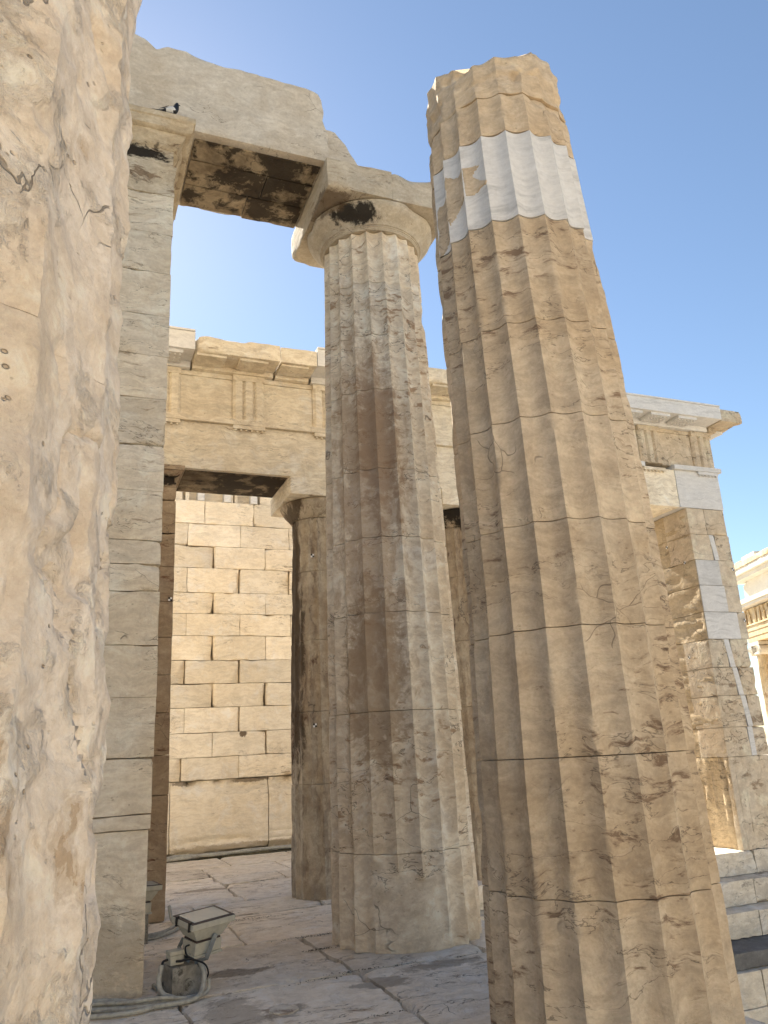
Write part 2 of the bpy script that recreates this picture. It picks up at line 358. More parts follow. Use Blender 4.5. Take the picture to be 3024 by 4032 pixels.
# ------------------------------------------------------------------ fluted columns
def azd(a): a = R(a); return np.array([math.sin(a), math.cos(a)])
def drum(c, z0, z1, Rf, phase, nfl=20, per=10, dz=.022, seed=0, chip=.02, rough=.002, depth=.055, gap=.0025, rim=.012, extra=None, clean=False, tilt=0., scar=.10):
    """one fluted drum between two joints. phase: azimuth of one arris"""
    n = nfl*per; nz = max(3, int((z1-z0)/dz)); Z = np.linspace(z0+gap, z1-gap, nz+1)
    Z = np.unique(np.concatenate([Z, [z0+gap+.006, z1-gap-.006]]))
    k = np.arange(n); t = (k % per)/per*2-1       # -1 at arris
    az = np.radians(phase+k*360.0/n)
    TH, ZZ = np.meshgrid(az, Z); T = np.tile(t, (len(Z), 1))
    Rz = np.vectorize(Rf)(ZZ)
    u = np.stack([np.sin(TH), np.cos(TH)], -1)
    P = np.stack([c[0]+Rz*u[..., 0], c[1]+Rz*u[..., 1], ZZ], -1).reshape(-1, 3)
    fl = Rz*(1-depth*(1-np.abs(T)**1.9))
    if clean: rad = fl
    else:
        sh = P.shape[0]
        e = np.clip(fbm(P, 3.2, 4, seed, (1, 1, .8))-.12, 0, 1.4)*chip*2.2+np.clip(fbm(P, 11, 3, seed+3), 0, 1)*chip*.45
        e = e.reshape(TH.shape)
        rad = np.minimum(fl, Rz-e)
        sc_ = np.clip(fbm(P, 1.1, 3, seed+40)-.75, 0, 1).reshape(TH.shape)*scar
        rad = rad-sc_-(fbm(P, 6, 4, seed+8, (1, 1, 1.8))*rough).reshape(TH.shape)-(fbm(P, 1.5, 2, seed+18)*rough*1.5).reshape(TH.shape)
    d = np.minimum(ZZ-z0, z1-ZZ)
    if rim:
        rn = (np.clip(fbm(P, 5, 3, seed+77), -.2, 1).reshape(TH.shape)*.9+.3)
        rad = rad-rim*np.clip(rn, .06, 2)*np.exp(-np.clip(d, 0, None)/.012)
    if extra is not None: rad = rad+extra(np.degrees(TH), ZZ, P, Rz, fl)
    V = np.stack([c[0]+rad*u[..., 0], c[1]+rad*u[..., 1], ZZ], -1).reshape(-1, 3)
    F = []; m = len(Z)
    idx = np.arange(m*n).reshape(m, n)
    a = idx[:-1, :]; b = np.roll(a, -1, 1); d2 = idx[1:, :]; c2 = np.roll(d2, -1, 1)
    F = np.stack([a, d2, c2, b], -1).reshape(-1, 4).tolist()
    F.append(list(idx[0])); F.append(list(idx[-1][::-1]))
    return V, F
def lerpf(tab):
    zs = [a for a, b in tab]; rs = [b for a, b in tab]
    return lambda z: float(np.interp(z, zs, rs))

# ---- middle column with its capital
cM = (3.03, 7.36)
colM = thing('doric_column', 'tall fluted column with round capital and square abacus, blotched brown and white, carrying the beam end', 'column', (cM[0], cM[1], 0), 'fluted stone columns')
RM = lerpf([(0, .685), (.76, .665), (2.8, .635), (4.3, .605), (5.7, .575), (6.65, .548), (7.1, .54)])
jm = [0, .76, 1.95, 2.85, 3.58, 4.28, 5.15, 5.78, 6.42, 7.05]
for i in range(len(jm)-1):
    def ex(th, Z, P, Rz, fl, i=i):
        if i > 0: return 0
        rel = (th-202.3+180) % 360-180         # broken smooth face on the bottom drum
        w = sm(31, 25, np.abs(rel+3)+9*fbm(P, 2.5, 2, 14).reshape(Z.shape)*.5)*sm(.72, .58, Z+.1*fbm(P, 3, 2, 15).reshape(Z.shape))
        return w*(Rz*.945-fl)+w*.012*fbm(P, 3.5, 4, 4).reshape(Z.shape)
    V, F = drum(cM, jm[i], jm[i+1], RM, 205.8+random.uniform(-.25, .25), seed=100+i*7, chip=.006, rough=.0016, extra=ex, rim=.009, dz=.02, depth=.09)
    mk('drum', V, F, m_mid, colM, tone=random.uniform(.42, .62))
neck = lathe([(7.052, .548), (7.06, .55), (7.068, .56), (7.08, .56), (7.084, .57), (7.096, .57), (7.10, .582), (7.112, .583), (7.15, .615), (7.2, .665), (7.25, .705), (7.29, .722), (7.315, .722), (7.328, .70)], cM, 96, .0015, 5)
mk('echinus', *neck, m_cap, colM, tone=.6)
def abfn(V):
    c = np.array([2.3, 8.09, 7.33]); d = np.linalg.norm((V-c)*np.array([1, 1, 1.2]), axis=1)
    return V
V, F = rbox((2.285, 3.03, 6.63, 8.09, 7.332, 7.685), .04, .035, .004, .003, 31)
mk('abacus', V, F, m_cap, colM, tone=.55)
V, F = rbox((3.034, 3.77, 6.64, 8.09, 7.332, 7.69), .04, .05, .004, .004, 33)
V[:, 2] -= np.where(V[:, 2] > 7.5, np.clip(fbm(V, 2.5, 3, 9), 0, 1)*.05, 0)
mk('abacus', V, F, m_cap, colM, tone=.6)

# ---- right column with restored band
cR = (3.04, 4.355)
colR = thing('doric_column', 'massive brown fluted column nearest on the right, topless, with a white new marble band near its top', 'column', (cR[0], cR[1], 0), 'fluted stone columns')
RR = lerpf([(0, .70), (.8, .685), (1.5, .665), (2.4, .643), (3.4, .628), (4.6, .597), (5.5, .565), (6.6, .535)])
def lean(V):
    q = np.interp(V[:, 2], [0, 2.5, 3.5, 4.5, 5.5, 6.6], [0, 0, .02, .055, .09, .115]); V[:, 0] -= .82*q; V[:, 1] += .57*q; return V
def a_of(th): return -((th-214.9+180) % 360-180)     # image-right positive
jr = [0, .80, 1.52, 2.24, 2.88, 3.57, 4.25, 5.06]
for i in range(len(jr)-1):
    V, F = drum(cR, jr[i], jr[i+1], RR, 207.9+random.uniform(-.25, .25), seed=300+i*9, chip=.0075, rough=.0016, rim=.007, dz=.02, per=12, depth=.08)
    mk('drum', lean(V), F, m_right, colR, tone=random.uniform(.4, .6))
def inset(a, Z, P):
    Z = Z-.13
    w = fbm(P, 7, 3, 61).reshape(Z.shape)*.03
    top = np.interp(a, [-180, -64, -17], [5.70, 5.53, 5.44]); bot = np.interp(a, [-180, -64, -54, -37, -17], [4.8, 4.9, 5.01, 5.17, 5.24])
    r = -17+6*np.sin((Z-5.2)*26)
    return (a < r+w*60) & (Z < top+w) & (Z > bot+w)
def exW(th, Z, P, Rz, fl):
    a = a_of(th); return np.where(a < -68, -.05, .004)
def exO(th, Z, P, Rz, fl):
    a = a_of(th); m = inset(a, Z, P); lo = (fbm(P, 6, 3, 71).reshape(Z.shape))*.004
    return np.where(a < -66, 0.0, np.where(m, .009, -.03))+lo
V, F = drum(cR, 5.06, 5.79, RR, 207.9, clean=True, extra=exW, rim=0, dz=.012, per=14, depth=.08)
mk('restored_band', lean(V), F, m_white, colR, label='white new marble band', tone=.5)
V, F = drum(cR, 5.06, 5.795, RR, 207.9, seed=377, chip=.008, rough=.003, extra=exO, rim=0, dz=.012, per=14, depth=.08)
mk('drum', lean(V), F, m_right, colR, tone=.55)
V, F = drum(cR, 5.795, 6.14, RR, 207.6, seed=391, chip=.02, rough=.004, rim=.016, dz=.018, per=12, depth=.06)
mk('drum', lean(V), F, m_right, colR, tone=.62)
V, F = drum(cR, 6.14, 6.60, RR, 208.1, seed=399, chip=.05, rough=.005, rim=.02, dz=.018, per=12, depth=.04)
top = V[:, 2] > 6.3; V[:, 2] = np.where(top, V[:, 2]-(V[:, 2]-6.3)*np.clip(.15+fbm(V*np.array([1, 1, 0]), 1.8, 3, 12)*.35, 0, .7), V[:, 2])
mk('drum', lean(V), F, m_right, colR, tone=.6)

# ---- left, near column
cL = (-.577, 1.38)
colL = thing('weathered_column', 'deeply eroded pinkish cream column filling the left edge, closest to the viewer', 'column', (cL[0], cL[1], 0), 'fluted stone columns')
RL = lerpf([(0, .655), (1.3, .652), (2.3, .638), (3.0, .640), (4.0, .648), (4.6, .648), (7, .60)])
jl = [0, 1.02, 2.16, 3.22, 4.34, 5.4, 6.5]
def exL(th, Z, P, Rz, fl):
    sh = Z.shape
    r = -.0045*fbm(P, 7, 5, 901).reshape(sh)-.0035*fbm(P, 26, 3, 907).reshape(sh)
    n = fbm(P, 1.9, 5, 911, (1, 1, .55)).reshape(sh)          # open fissures
    gate = sm(.0, .5, fbm(P, 1.6, 2, 921).reshape(sh))
    r = r-.016*gate*np.exp(-(n/.016)**2)
    n = fbm(P, 3.2, 5, 941, (1, 1, 1.2)).reshape(sh); gate = sm(.2, .6, fbm(P, 2.6, 2, 951).reshape(sh))
    r = r-.011*gate*np.exp(-(n/.022)**2)
    pit = np.clip(fbm(P, 13, 2, 931, (1, 1, .5)).reshape(sh)-.6, 0, .4)
    flake = sm(.28, .34, fbm(P, 2.6, 5, 961).reshape(sh))*.004
    return r-pit*.06-flake+.004
for i in range(len(jl)-1):
    V, F = drum(cL, jl[i], jl[i+1], RL, 108+random.uniform(-.3, .3), seed=500+i*9, chip=.008, scar=.03, rough=.003, rim=.0015, dz=.009 if 1 < jl[i+1] < 5.5 else .03, per=32 if 1 < jl[i+1] < 5.5 else 12, depth=.04, extra=exL, gap=.0003)
    mk('drum', V, F, m_left, colL, tone=random.uniform(.45, .6))

# ------------------------------------------------------------------ near anta and wall
anta = thing('anta_pier', 'tall pier of cream marble blocks beside the eroded near column, under the magpie', 'pier', (.3, 7.3, 0), 'square end piers of the walls')
za = [1.24, 1.65, 2.11, 2.52, 2.96, 3.19, 3.39, 3.83, 4.25, 4.69, 5.11, 5.52, 5.97, 6.395, 6.83]
b = MB()
for i in range(len(za)-1):
    x1 = .70+.03*(za[i]/7)+random.uniform(-.004, .004)
    V, F = rbox((-.6, x1, 6.68+random.uniform(0, .004), 7.9, za[i]+.0008, za[i+1]-.0008), .04, .03 if i != 4 else .09, .002, .0015, 600+i)
    b.add(V, F, random.uniform(.35, .7))
b.out('shaft', m_anta, anta)
V, F = rbox((-.6, .70, 6.675, 7.9, 1.13, 1.237), .045, .02, .01, .002, 640); b = MB().add(V, F, .5)
V, F = rbox((-.6, .685, 6.695, 7.89, -.02, 1.128), .045, .02, .004, .002, 641); b.add(V, F, .5)
b.out('base', m_anta, anta)
V, F = moulding(-.6, .735, 6.68, 7.9, [(6.832, -.005), (6.836, 0), (7.0, .004), (7.02, .012), (7.17, .012), (7.19, -.02), (7.37, -.02), (7.385, .012), (7.40, .03), (7.43, .045), (7.455, .07), (7.485, .085), (7.50, .088), (7.505, .12), (7.52, .14), (7.60, .15), (7.61, .165), (7.66, .17), (7.672, .16)], 34, 30, .003, 21)
cp = mk('capital', V, F, m_acap, anta)
wl = thing('ashlar_wall', 'marble block wall running away to the left behind the eroded column and pier', 'wall', (-4, 7.3, 0))
b = MB()
for i in range(24):
    z0 = i*.42; 
    for k in range(6):
        x0 = -7.6+k*1.2-(.6 if i % 2 else 0); V, F = rbox((max(x0, -7.6), min(x0+1.196, -.62), 6.75, 7.85, z0, z0+.417), .15, .03, .004, .002, i*9+k)
        if x0+1.19 > -7.6: b.add(V, F, random.uniform(.3, .7))
b.out('masonry', m_anta, wl)

# ------------------------------------------------------------------ architrave from the pier to the middle column
arch = thing('architrave_beam', 'broken pale marble beam spanning from the pier capital to the round capital against blue sky', 'stone beam', (1.3, 7.3, 7.69))
def topfn(x, ya):
    return np.interp(x, [-.8, .25, .40, .52, .62, .80, 1.2, 1.7, 2.1, 2.27, 2.34], [8.72, 8.74, 8.70, 8.585, 8.66, 8.67, 8.60, 8.61, 8.60, 8.57, 8.5])
def fbeam(V):
    t = (V[:, 2]-7.69)/.91; t = np.clip(t, 0, 1); zt = topfn(V[:, 0], 0)+fbm(V*np.array([1, 1, 0]), 6, 4, 3)*.012
    V = V.copy(); V[:, 2] = 7.69+t*(zt-7.69)
    e = V[:, 0] > 2.2                       # leaning break at the right end
    V[:, 0] -= np.where(e, (V[:, 0]-2.2)/.16*(.02+.05*t+.03*fbm(V, 5, 3, 8)), 0)
    return V
V, F = rbox((-.8, 2.36, 6.70, 7.10, 7.69, 8.6), .03, .02, .004, .0025, 41, fbeam)
mk('front_beam', V, F, m_arch, arch, tone=.55)
def mbeam(V):
    V = V.copy(); t = np.clip((V[:, 2]-7.7)/.88, 0, 1); xr = 2.98-.47*t**1.5+fbm(V*np.array([0, 1, 1]), 5, 3, 5)*.03
    V[:, 0] = np.where(V[:, 0] > 2.0, 2.0+(V[:, 0]-2.0)/.98*(xr-2.0), V[:, 0]); return V
V, F = rbox((.45, 2.98, 7.104, 7.50, 7.70, 8.5), .035, .04, .005, .004, 43, mbeam)
mk('middle_beam', V, F, m_arch, arch, tone=.5)
def bbeam(V):
    V = mbeam(V); bk = V[:, 1] > 7.6
    V[:, 2] += np.where((V[:, 2] < 7.75) & bk, np.clip(fbm(V, 4, 3, 15), -.1, .6)*.05, 0); return V
V, F = rbox((.45, 2.98, 7.504, 7.90, 7.695, 8.45), .035, .06, .005, .006, 45, bbeam)
mk('back_beam', V, F, m_arch, arch, tone=.45)
# sooty underside slabs, a few cm thick, let into the soffit
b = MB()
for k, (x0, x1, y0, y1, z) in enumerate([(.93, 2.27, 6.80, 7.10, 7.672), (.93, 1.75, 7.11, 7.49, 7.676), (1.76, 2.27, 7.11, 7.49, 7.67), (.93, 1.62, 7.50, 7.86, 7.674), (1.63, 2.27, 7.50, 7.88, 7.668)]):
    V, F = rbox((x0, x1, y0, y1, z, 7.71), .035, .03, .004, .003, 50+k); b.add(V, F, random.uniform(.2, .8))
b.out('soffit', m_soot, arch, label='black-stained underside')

# ------------------------------------------------------------------ south-west wing
YF = 9.5
wing_e = thing('entablature', 'golden marble entablature with triglyph frieze and projecting cornice running behind the columns', 'entablature', (5, 10, 5.1))
b = MB()
xj = [-2.5, .6, 3.16, 5.34, 7.52, 9.03]
for i in range(len(xj)-1):
    V, F = rbox((xj[i]+.002, xj[i+1]-.002, YF, 10.45, 5.105, 5.735), .07 if i == 0 else .045, .02, .004, .002, 70+i); b.add(V, F, [.5, .5, .52, .75, .8][i])
b.out('architrave', m_ent, wing_e)
V, F = rbox((9.034, 9.93, YF-.004, 11.2, 5.105, 5.735), .06, .008, .003, .0005, 78)
mk('restored_block', V, F, m_white, wing_e, label='bluish white new marble corner block')
V, F = rbox((8.28, 8.42, YF-.05, 9.6, 5.735, 5.815), .04, .004, .003, 0, 79); mk('restored_block', V, F, m_white, wing_e)
b = MB()
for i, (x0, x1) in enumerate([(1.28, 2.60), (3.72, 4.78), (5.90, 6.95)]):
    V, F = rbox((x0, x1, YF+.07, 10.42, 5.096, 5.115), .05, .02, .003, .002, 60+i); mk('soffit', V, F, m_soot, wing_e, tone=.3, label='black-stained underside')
b = MB()
for i, (x0, x1) in enumerate([(-2.5, .9), (.902, 2.9), (2.902, 5.3), (5.302, 8.25)]):
    V, F = rbox((x0, x1, YF-.05, 10.3, 5.738, 5.815), .045, .025, .003, .002, 80+i); b.add(V, F, .5)
b.out('taenia', m_ent, wing_e)
V, F = rbox((9.0, 9.98, YF-.055, 10.3, 5.738, 5.815), .06, .004, .003, 0, 85); mk('taenia', V, F, m_white, wing_e, label='white new marble band at the corner')
tx = [3.16+1.09*k for k in range(-4, 7)]
def trig(xc, mat, tone):
    w = .21; y0 = 9.475
    # front profile with two grooves and two half grooves
    px = [-w, -w+.03, -.105, -.07, -.035, .035, .07, .105, w-.03, w]
    pts = [(-w, .035), (-w+.035, 0), (-.10, 0), (-.07, .035), (-.04, 0), (.04, 0), (.07, .035), (.10, 0), (w-.035, 0), (w, .035)]
    rings = []
    for z in np.linspace(5.818, 6.375, 10):
        P = [(xc+a, y0+d, z) for a, d in pts]+[(xc+w, y0+.2, z), (xc-w, y0+.2, z)]; rings.append(np.array(P))
    for z in (6.377, 6.455):
        P = [(xc+a, y0-.006, z) for a, d in pts]+[(xc+w, y0+.2, z), (xc-w, y0+.2, z)]; rings.append(np.array(P))
    V, F = loft(rings); V = V+(fbm(V, 9, 3, int(xc*10))*.003)[:, None]*np.array([1, 1, 0])
    o = mk('triglyph', V, F, mat, wing_e, tone=tone)
    b = MB(); V, F = rbox((xc-w, xc+w, YF-.045, 9.6, 5.685, 5.737), .04, .01, .002, .001, int(xc*7)); b.add(V, F)
    for k in range(6):
        V, F = lathe([(5.66, .017), (5.684, .013)], (xc-w+.035+k*.07, YF-.024), 10); b.add(V, F)
    b.out('regula', m_white if xc > 9 else m_ent, o)
for i, x in enumerate(tx):
    trig(x, m_ent if x < 8 else m_tower, random.uniform(.45, .6))
    if i < len(tx)-1:
        V, F = rbox((x+.212, x+1.09-.212, 9.53, 9.75, 5.817, 6.39), .05, .012, .002, .0015, 90+i); b = MB().add(V, F, .5)
        V, F = rbox((x+.212, x+1.09-.212, 9.515, 9.75, 6.392, 6.455), .05, .02, .002, .001, 190+i); b.add(V, F, .5)
        b.out('metope', m_ent if x < 8 else m_tower, wing_e)
V, F = rbox((-2.5, 9.87, 9.76, 10.4, 5.74, 6.45), .2, .02, .004, .002, 99); mk('frieze_backing', V, F, m_ent, wing_e)
# cornice
def geison(x0, x1, mat, z1, broken, seed, tone=.5, x1t=None):
    b = MB()
    V, F = rbox((x0, x1, 9.10, 10.4, 6.545 if not broken else 6.53, z1), .035, .09 if broken else .006, .003, .006 if broken else .0005, seed, cs=2.2); b.add(V, F, tone)
    if not broken:
        V, F = rbox((x0, x1, 9.085, 9.4, z1+.001, z1+.03), .06, .003, .008, 0, seed+1); b.add(V, F, tone)
    V, F = rbox((x0+.01, x1-.01, 9.44, 10.4, 6.458, 6.545 if not broken else 6.528), .05, .03 if broken else .003, .003, .002 if broken else 0, seed+2); b.add(V, F, tone)
    o = b.out('cornice_block', mat, wing_e, label=('broken golden cornice block' if broken else 'new white marble cornice block'))
    return o
gz = [(-2.5, 1.31, m_white, 6.79, 0), (1.315, 2.40, m_ent, 6.755, 1), (2.41, 2.90, m_ent, 6.745, 1), (2.91, 3.3, m_white, 6.79, 0), (3.31, 4.45, m_ent, 6.74, 1), (4.46, 5.4, m_ent, 6.75, 1), (5.41, 7.9, m_ent, 6.74, 1), (7.91, 9.83, m_white, 6.76, 0)]
mut = [3.16+.545*k for k in range(-9, 13)]
for i, (x0, x1, mt, z1, br) in enumerate(gz):
    o = geison(x0, x1, mt, z1, br, 700+i*5, .6)
    for xm in mut:
        if x0+.15 < xm < x1-.15:
            V, F = rbox((xm-.19, xm+.19, 9.14, 9.43, 6.495, 6.528+(0 if br else .016)), .03, .03 if br else .003, .003, .002 if br else 0, int(xm*31)); b = MB().add(V, F, .5)
            if not br:
                for gx in range(6):
                    for gy in range(3):
                        V, F = lathe([(6.478, .014), (6.494, .012)], (xm-.155+gx*.062, 9.18+gy*.09), 8); b.add(V, F, .5)
            b.out('mutule', mt, o)
def crn(V):
    V = V.copy(); V[:, 0] -= np.where(V[:, 0] > 10.0, np.clip(fbm(V, 3, 3, 2), 0, 1)*.12, 0); return V
V, F = rbox((9.835, 10.29, 9.12, 11.0, 6.53, 6.74), .03, .10, .01, .006, 760, crn, cs=2.5); b = MB().add(V, F, .35)
V, F = rbox((9.84, 10.0, 9.42, 11.0, 6.458, 6.528), .04, .03, .003, .002, 762); b.add(V, F, .4)
o = b.out('cornice_block', m_tower, wing_e, label='broken weathered corner cornice block')
V, F = rbox((10.02, 10.22, 9.5, 9.9, 6.48, 6.528), .03, .02, .003, .002, 763); mk('mutule', V, F, m_white, o)
V, F = rbox((9.72, 9.93, 9.76, 11.1, 5.74, 6.455), .06, .03, .004, .003, 764); mk('frieze_backing', V, F, m_tower, wing_e)

# anta of the wing
anta2 = thing('anta_pier', 'narrow dark shaded pier with moulded capital, seen just behind the cream pier', 'pier', (.6, 9.9, 0), 'square end piers of the walls')
b = MB(); zb = [0, 1.27, 1.69, 2.15, 2.57, 3.0, 3.42, 3.84, 4.25, 4.67, 4.84]
for i in range(len(zb)-1):
    V, F = rbox((-.2, 1.17+random.uniform(-.005, .005), YF+random.uniform(0, .006), 10.3, zb[i]+.002, zb[i+1]-.002), .05, .04, .003, .003, 800+i); b.add(V, F, random.uniform(.4, .6))
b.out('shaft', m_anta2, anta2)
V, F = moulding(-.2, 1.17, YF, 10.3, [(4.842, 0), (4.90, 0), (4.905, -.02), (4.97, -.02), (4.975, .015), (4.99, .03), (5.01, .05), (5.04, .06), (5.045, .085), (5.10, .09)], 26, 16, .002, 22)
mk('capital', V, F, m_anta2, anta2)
wl2 = thing('ashlar_wall', 'marble block wall joining the dark pier to the left, hidden past the cream pier', 'wall', (-3, 10, 0))
b = MB()
for i in range(12):
    for k in range(5):
        x0 = -6+k*1.2-(.6 if i % 2 else 0)
        V, F = rbox((max(-6, x0), min(-.22, x0+1.197), 9.6, 10.2, i*.42, i*.42+.417), .15, .03, .004, .002, i*7+k); b.add(V, F, random.uniform(.3, .7))
b.out('masonry', m_wall, wl2)

# wing columns
def wcol(x, label, sd):
    c = (x, 10.02); t = thing('doric_column', label, 'column', (x, 10.02, 0), 'fluted stone columns')
    Rf = lerpf([(0, .465), (2.5, .43), (4.62, .375)])
    js = [0, 1.27, 2.12, 3.0, 3.9, 4.62]
    for i in range(5):
        V, F = drum(c, js[i], js[i+1], Rf, 200+sd*3, seed=sd*50+i, per=8, dz=.04, chip=.012, rough=.002, rim=.005, depth=.06); mk('drum', V, F, m_scol, t, tone=random.uniform(.45, .6))
    V, F = lathe([(4.622, .378), (4.63, .39), (4.64, .39), (4.645, .40), (4.67, .42), (4.73, .475), (4.79, .515), (4.83, .53), (4.85, .525), (4.857, .51)], c, 64, .002, sd); mk('echinus', V, F, m_scol, t, tone=.6)
    V, F = rbox((x-.55, x+.55, 9.47, 10.57, 4.86, 5.10), .05, .02, .004, .002, sd); mk('abacus', V, F, m_ent, t, tone=.75 if sd > 1 else .6)
wcol(3.16, 'slim soot-streaked column with square-topped capital half hidden left of the blotched middle column', 1)
wcol(5.34, 'slim column with blackened capital glimpsed in the gap between middle and right columns', 2)
wcol(7.52, 'slim column of the wing hidden behind the massive brown column', 3)

# far wall
fwl = thing('ashlar_wall', 'sunny cream marble block wall with chipped joints at the back, seen through the opening', 'wall', (3, 15.6, 0))
zc = [1.28, 1.67, 2.10, 2.55, 2.98, 3.41, 3.87, 4.29, 4.70, 5.18, 5.62, 6.07, 6.54]
A = [2.12, 3.14, 4.14]; B = [2.63, 3.64, 4.65]
b = MB()
def chipfn(x0, x1, z0, z1, sides, sd):
    def f(V):
        V = V.copy(); t = (V[:, 2]-z0)/(z1-z0)
        n = fbm(V, 5, 3, sd)*.03
        for s, wd, dp, low in sides:
            w = wd*((1-t) if low else (.6+.4*t))+n+.015
            dx = (x1-V[:, 0]) if s == 'R' else (V[:, 0]-x0)
            k = np.clip(1-dx/np.maximum(w, .005), 0, 1); V[:, 1] += np.where(V[:, 1] < 15.5, dp*k**.8, 0)
            V[:, 0] += np.where(V[:, 1] < 15.6, (-1 if s == 'R' else 1)*.018*k**2*(1-t), 0)
        return V
    return f
chips = {(9, 2.63): 'R', (8, 3.14): 'R', (8, 4.14): 'R', (7, 2.63): 'R', (5, 2.63): 'R', (4, 3.14): 'R', (4, 2.12): 'R', (3, 2.63): 'R', (3, 3.64): 'R', (2, 3.14): 'R', (0, 2.12): 'R'}
for i in range(len(zc)-1):
    J = A if i % 2 == 0 else B
    if i == 11: J = [2.44, 3.42, 4.5]
    if i == 0: J = [2.09, 3.12, 4.14]
    xs = [-1.2, -.1, .95 if i % 2 else 1.1]+J+[5.2, 6.4]
    xs = sorted(xs)
    for k in range(len(xs)-1):
        x0, x1 = xs[k]+.003, xs[k+1]-.003; z0, z1 = zc[i]+.003, zc[i+1]-.003
        sides = []
        for (ci, cx), s in chips.items():
            if ci == i and abs(cx-xs[k+1]) < .05: sides.append(('R', random.uniform(.08, .3), random.uniform(.05, .12), True))
            if ci == i and abs(cx-xs[k]) < .05 and i % 2: sides.append(('L', .05, .06, True))
        V, F = rbox((x0, x1, 15.2+random.uniform(0, .02), 15.9, z0, z1), .04 if 1 < x0 < 4.3 else .15, .06, .004, .003, 900+i*13+k, chipfn(x0, x1, z0, z1, sides, i*7+k)); b.add(V, F, random.uniform(.25, .75))
for (x0, x1) in ((-1.2, 1.9), (1.906, 3.66), (3.672, 5.0), (5.006, 6.4)):
    def of(V):
        V = V.copy(); n = fbm(V, 3, 4, 5)
        V[:, 1] += np.where((V[:, 2] > 1.0) & (V[:, 1] < 15.5), np.clip(n+.6, 0, 1.3)*.2*np.clip((V[:, 2]-1.0)/.26, 0, 1)**1.5, 0)
        V[:, 1] += np.where((V[:, 2] < .35) & (V[:, 1] < 15.5), np.round(np.clip(fbm(V, 1.5, 3, 6, (.5, 1, 5))+.3, 0, 1)*3)/3*.05, 0); return V
    V, F = rbox((x0, x1, 15.2, 15.9, .06, 1.265), .04, .05, .006, .004, int(x0*10)+77, of, cs=2); b.add(V, F, .42)
V, F = rbox((-1.2, 6.4, 15.32, 15.9, -.02, .055), .2, .02, .004, .003, 55); b.add(V, F, .3)
# socket course
V, F = rbox((-1.2, 6.4, 15.42, 15.9, 6.545, 7.0), .15, .02, .004, .003, 56); b.add(V, F, .4)
for x0, x1, mtn in ((1.75, 2.0, .4), (2.06, 2.13, .5), (2.95, 3.0, .5), (3.03, 3.1, .4), (3.55, 4.3, .5), (4.6, 6.4, .5), (-1.2, 1.6, .5)):
    V, F = rbox((x0, x1, 15.24, 15.45, 6.545, 6.9), .05, .03, .003, .002, int(x0*77)); b.add(V, F, mtn)
for i in range(6):
    for k in range(7):
        x0 = -1.2+k*1.1; V, F = rbox((x0, min(6.4, x0+1.097), 15.2, 15.9, 7.003+i*.38, 7.38+i*.38), .15, .03, .004, .002, i*9+k); b.add(V, F, random.uniform(.3, .7))
V, F = gridbox((-1.1, 6.3, 15.5, 15.85, 0, 9.2), 3); b.add(V, F, .4)
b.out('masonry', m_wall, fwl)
b = MB()
for x in (2.36, 3.0-.12, 3.42):
    V, F = rbox((x-.065, x+.065, 15.19, 15.41, 6.545, 6.86), .04, .003, .003, 0, 5); b.add(V, F)
b.out('socket_pier', m_white, fwl)

# ------------------------------------------------------------------ tower-like end pier at right
tw = thing('anta_pier', 'end pier at the right, patched with white marble, rough on its left face', 'pier', (9.55, 9.9, 0), 'square end piers of the walls')
zt = [0, 1.27, 1.69, 2.15, 2.57, 3.0, 3.42, 3.84, 4.25, 4.67, 5.10]
def rough_face(seed, amt):
    def f(V):
        if amt < .005 and V[:, 2].max() < 1.3:
            V = V.copy(); k = np.clip((9.22-V[:, 0])/.07, 0, 1)*sm(9.52, 9.6, V[:, 1]); g_ = fbm(V, 1, 3, 9, (1, 9, .5)); V[:, 0] += k*(.03*sm(.0, .12, g_)+.006*fbm(V, 4, 3, 2, (1, 6, 1))); return V
        V = V.copy(); k = np.clip((9.22-V[:, 0])/.07, 0, 1)*sm(9.52, 9.6, V[:, 1])
        n = fbm(V, 2.5, 4, seed, (1, 1, 4.5)); st = np.round(n*3)/3*.6+n*.4
        V[:, 0] += k*amt*(np.clip(st, -.6, 1)+.5); return V
    return f
blk_old = MB(); blk_new = MB(); blk_ruf = MB()
xr = [9.97, 9.955, 9.96, 9.95, 9.93, 9.98, 9.94, 9.94, 9.93, 9.91]
splits = {0: [(9.15, 1, 'o')], 1: [(.58, .70, 'n')], 2: [(.58, .70, 'n')], 3: [(.5, .62, 'n')], 4: [(.42, .55, 'n')], 5: [(0.02, .8, 'n')], 6: [(.02, .64, 'n')], 7: [(0.02, .6, 'g')], 8: [(.5, .62, 'n')], 9: [(.46, .56, 'o')]}
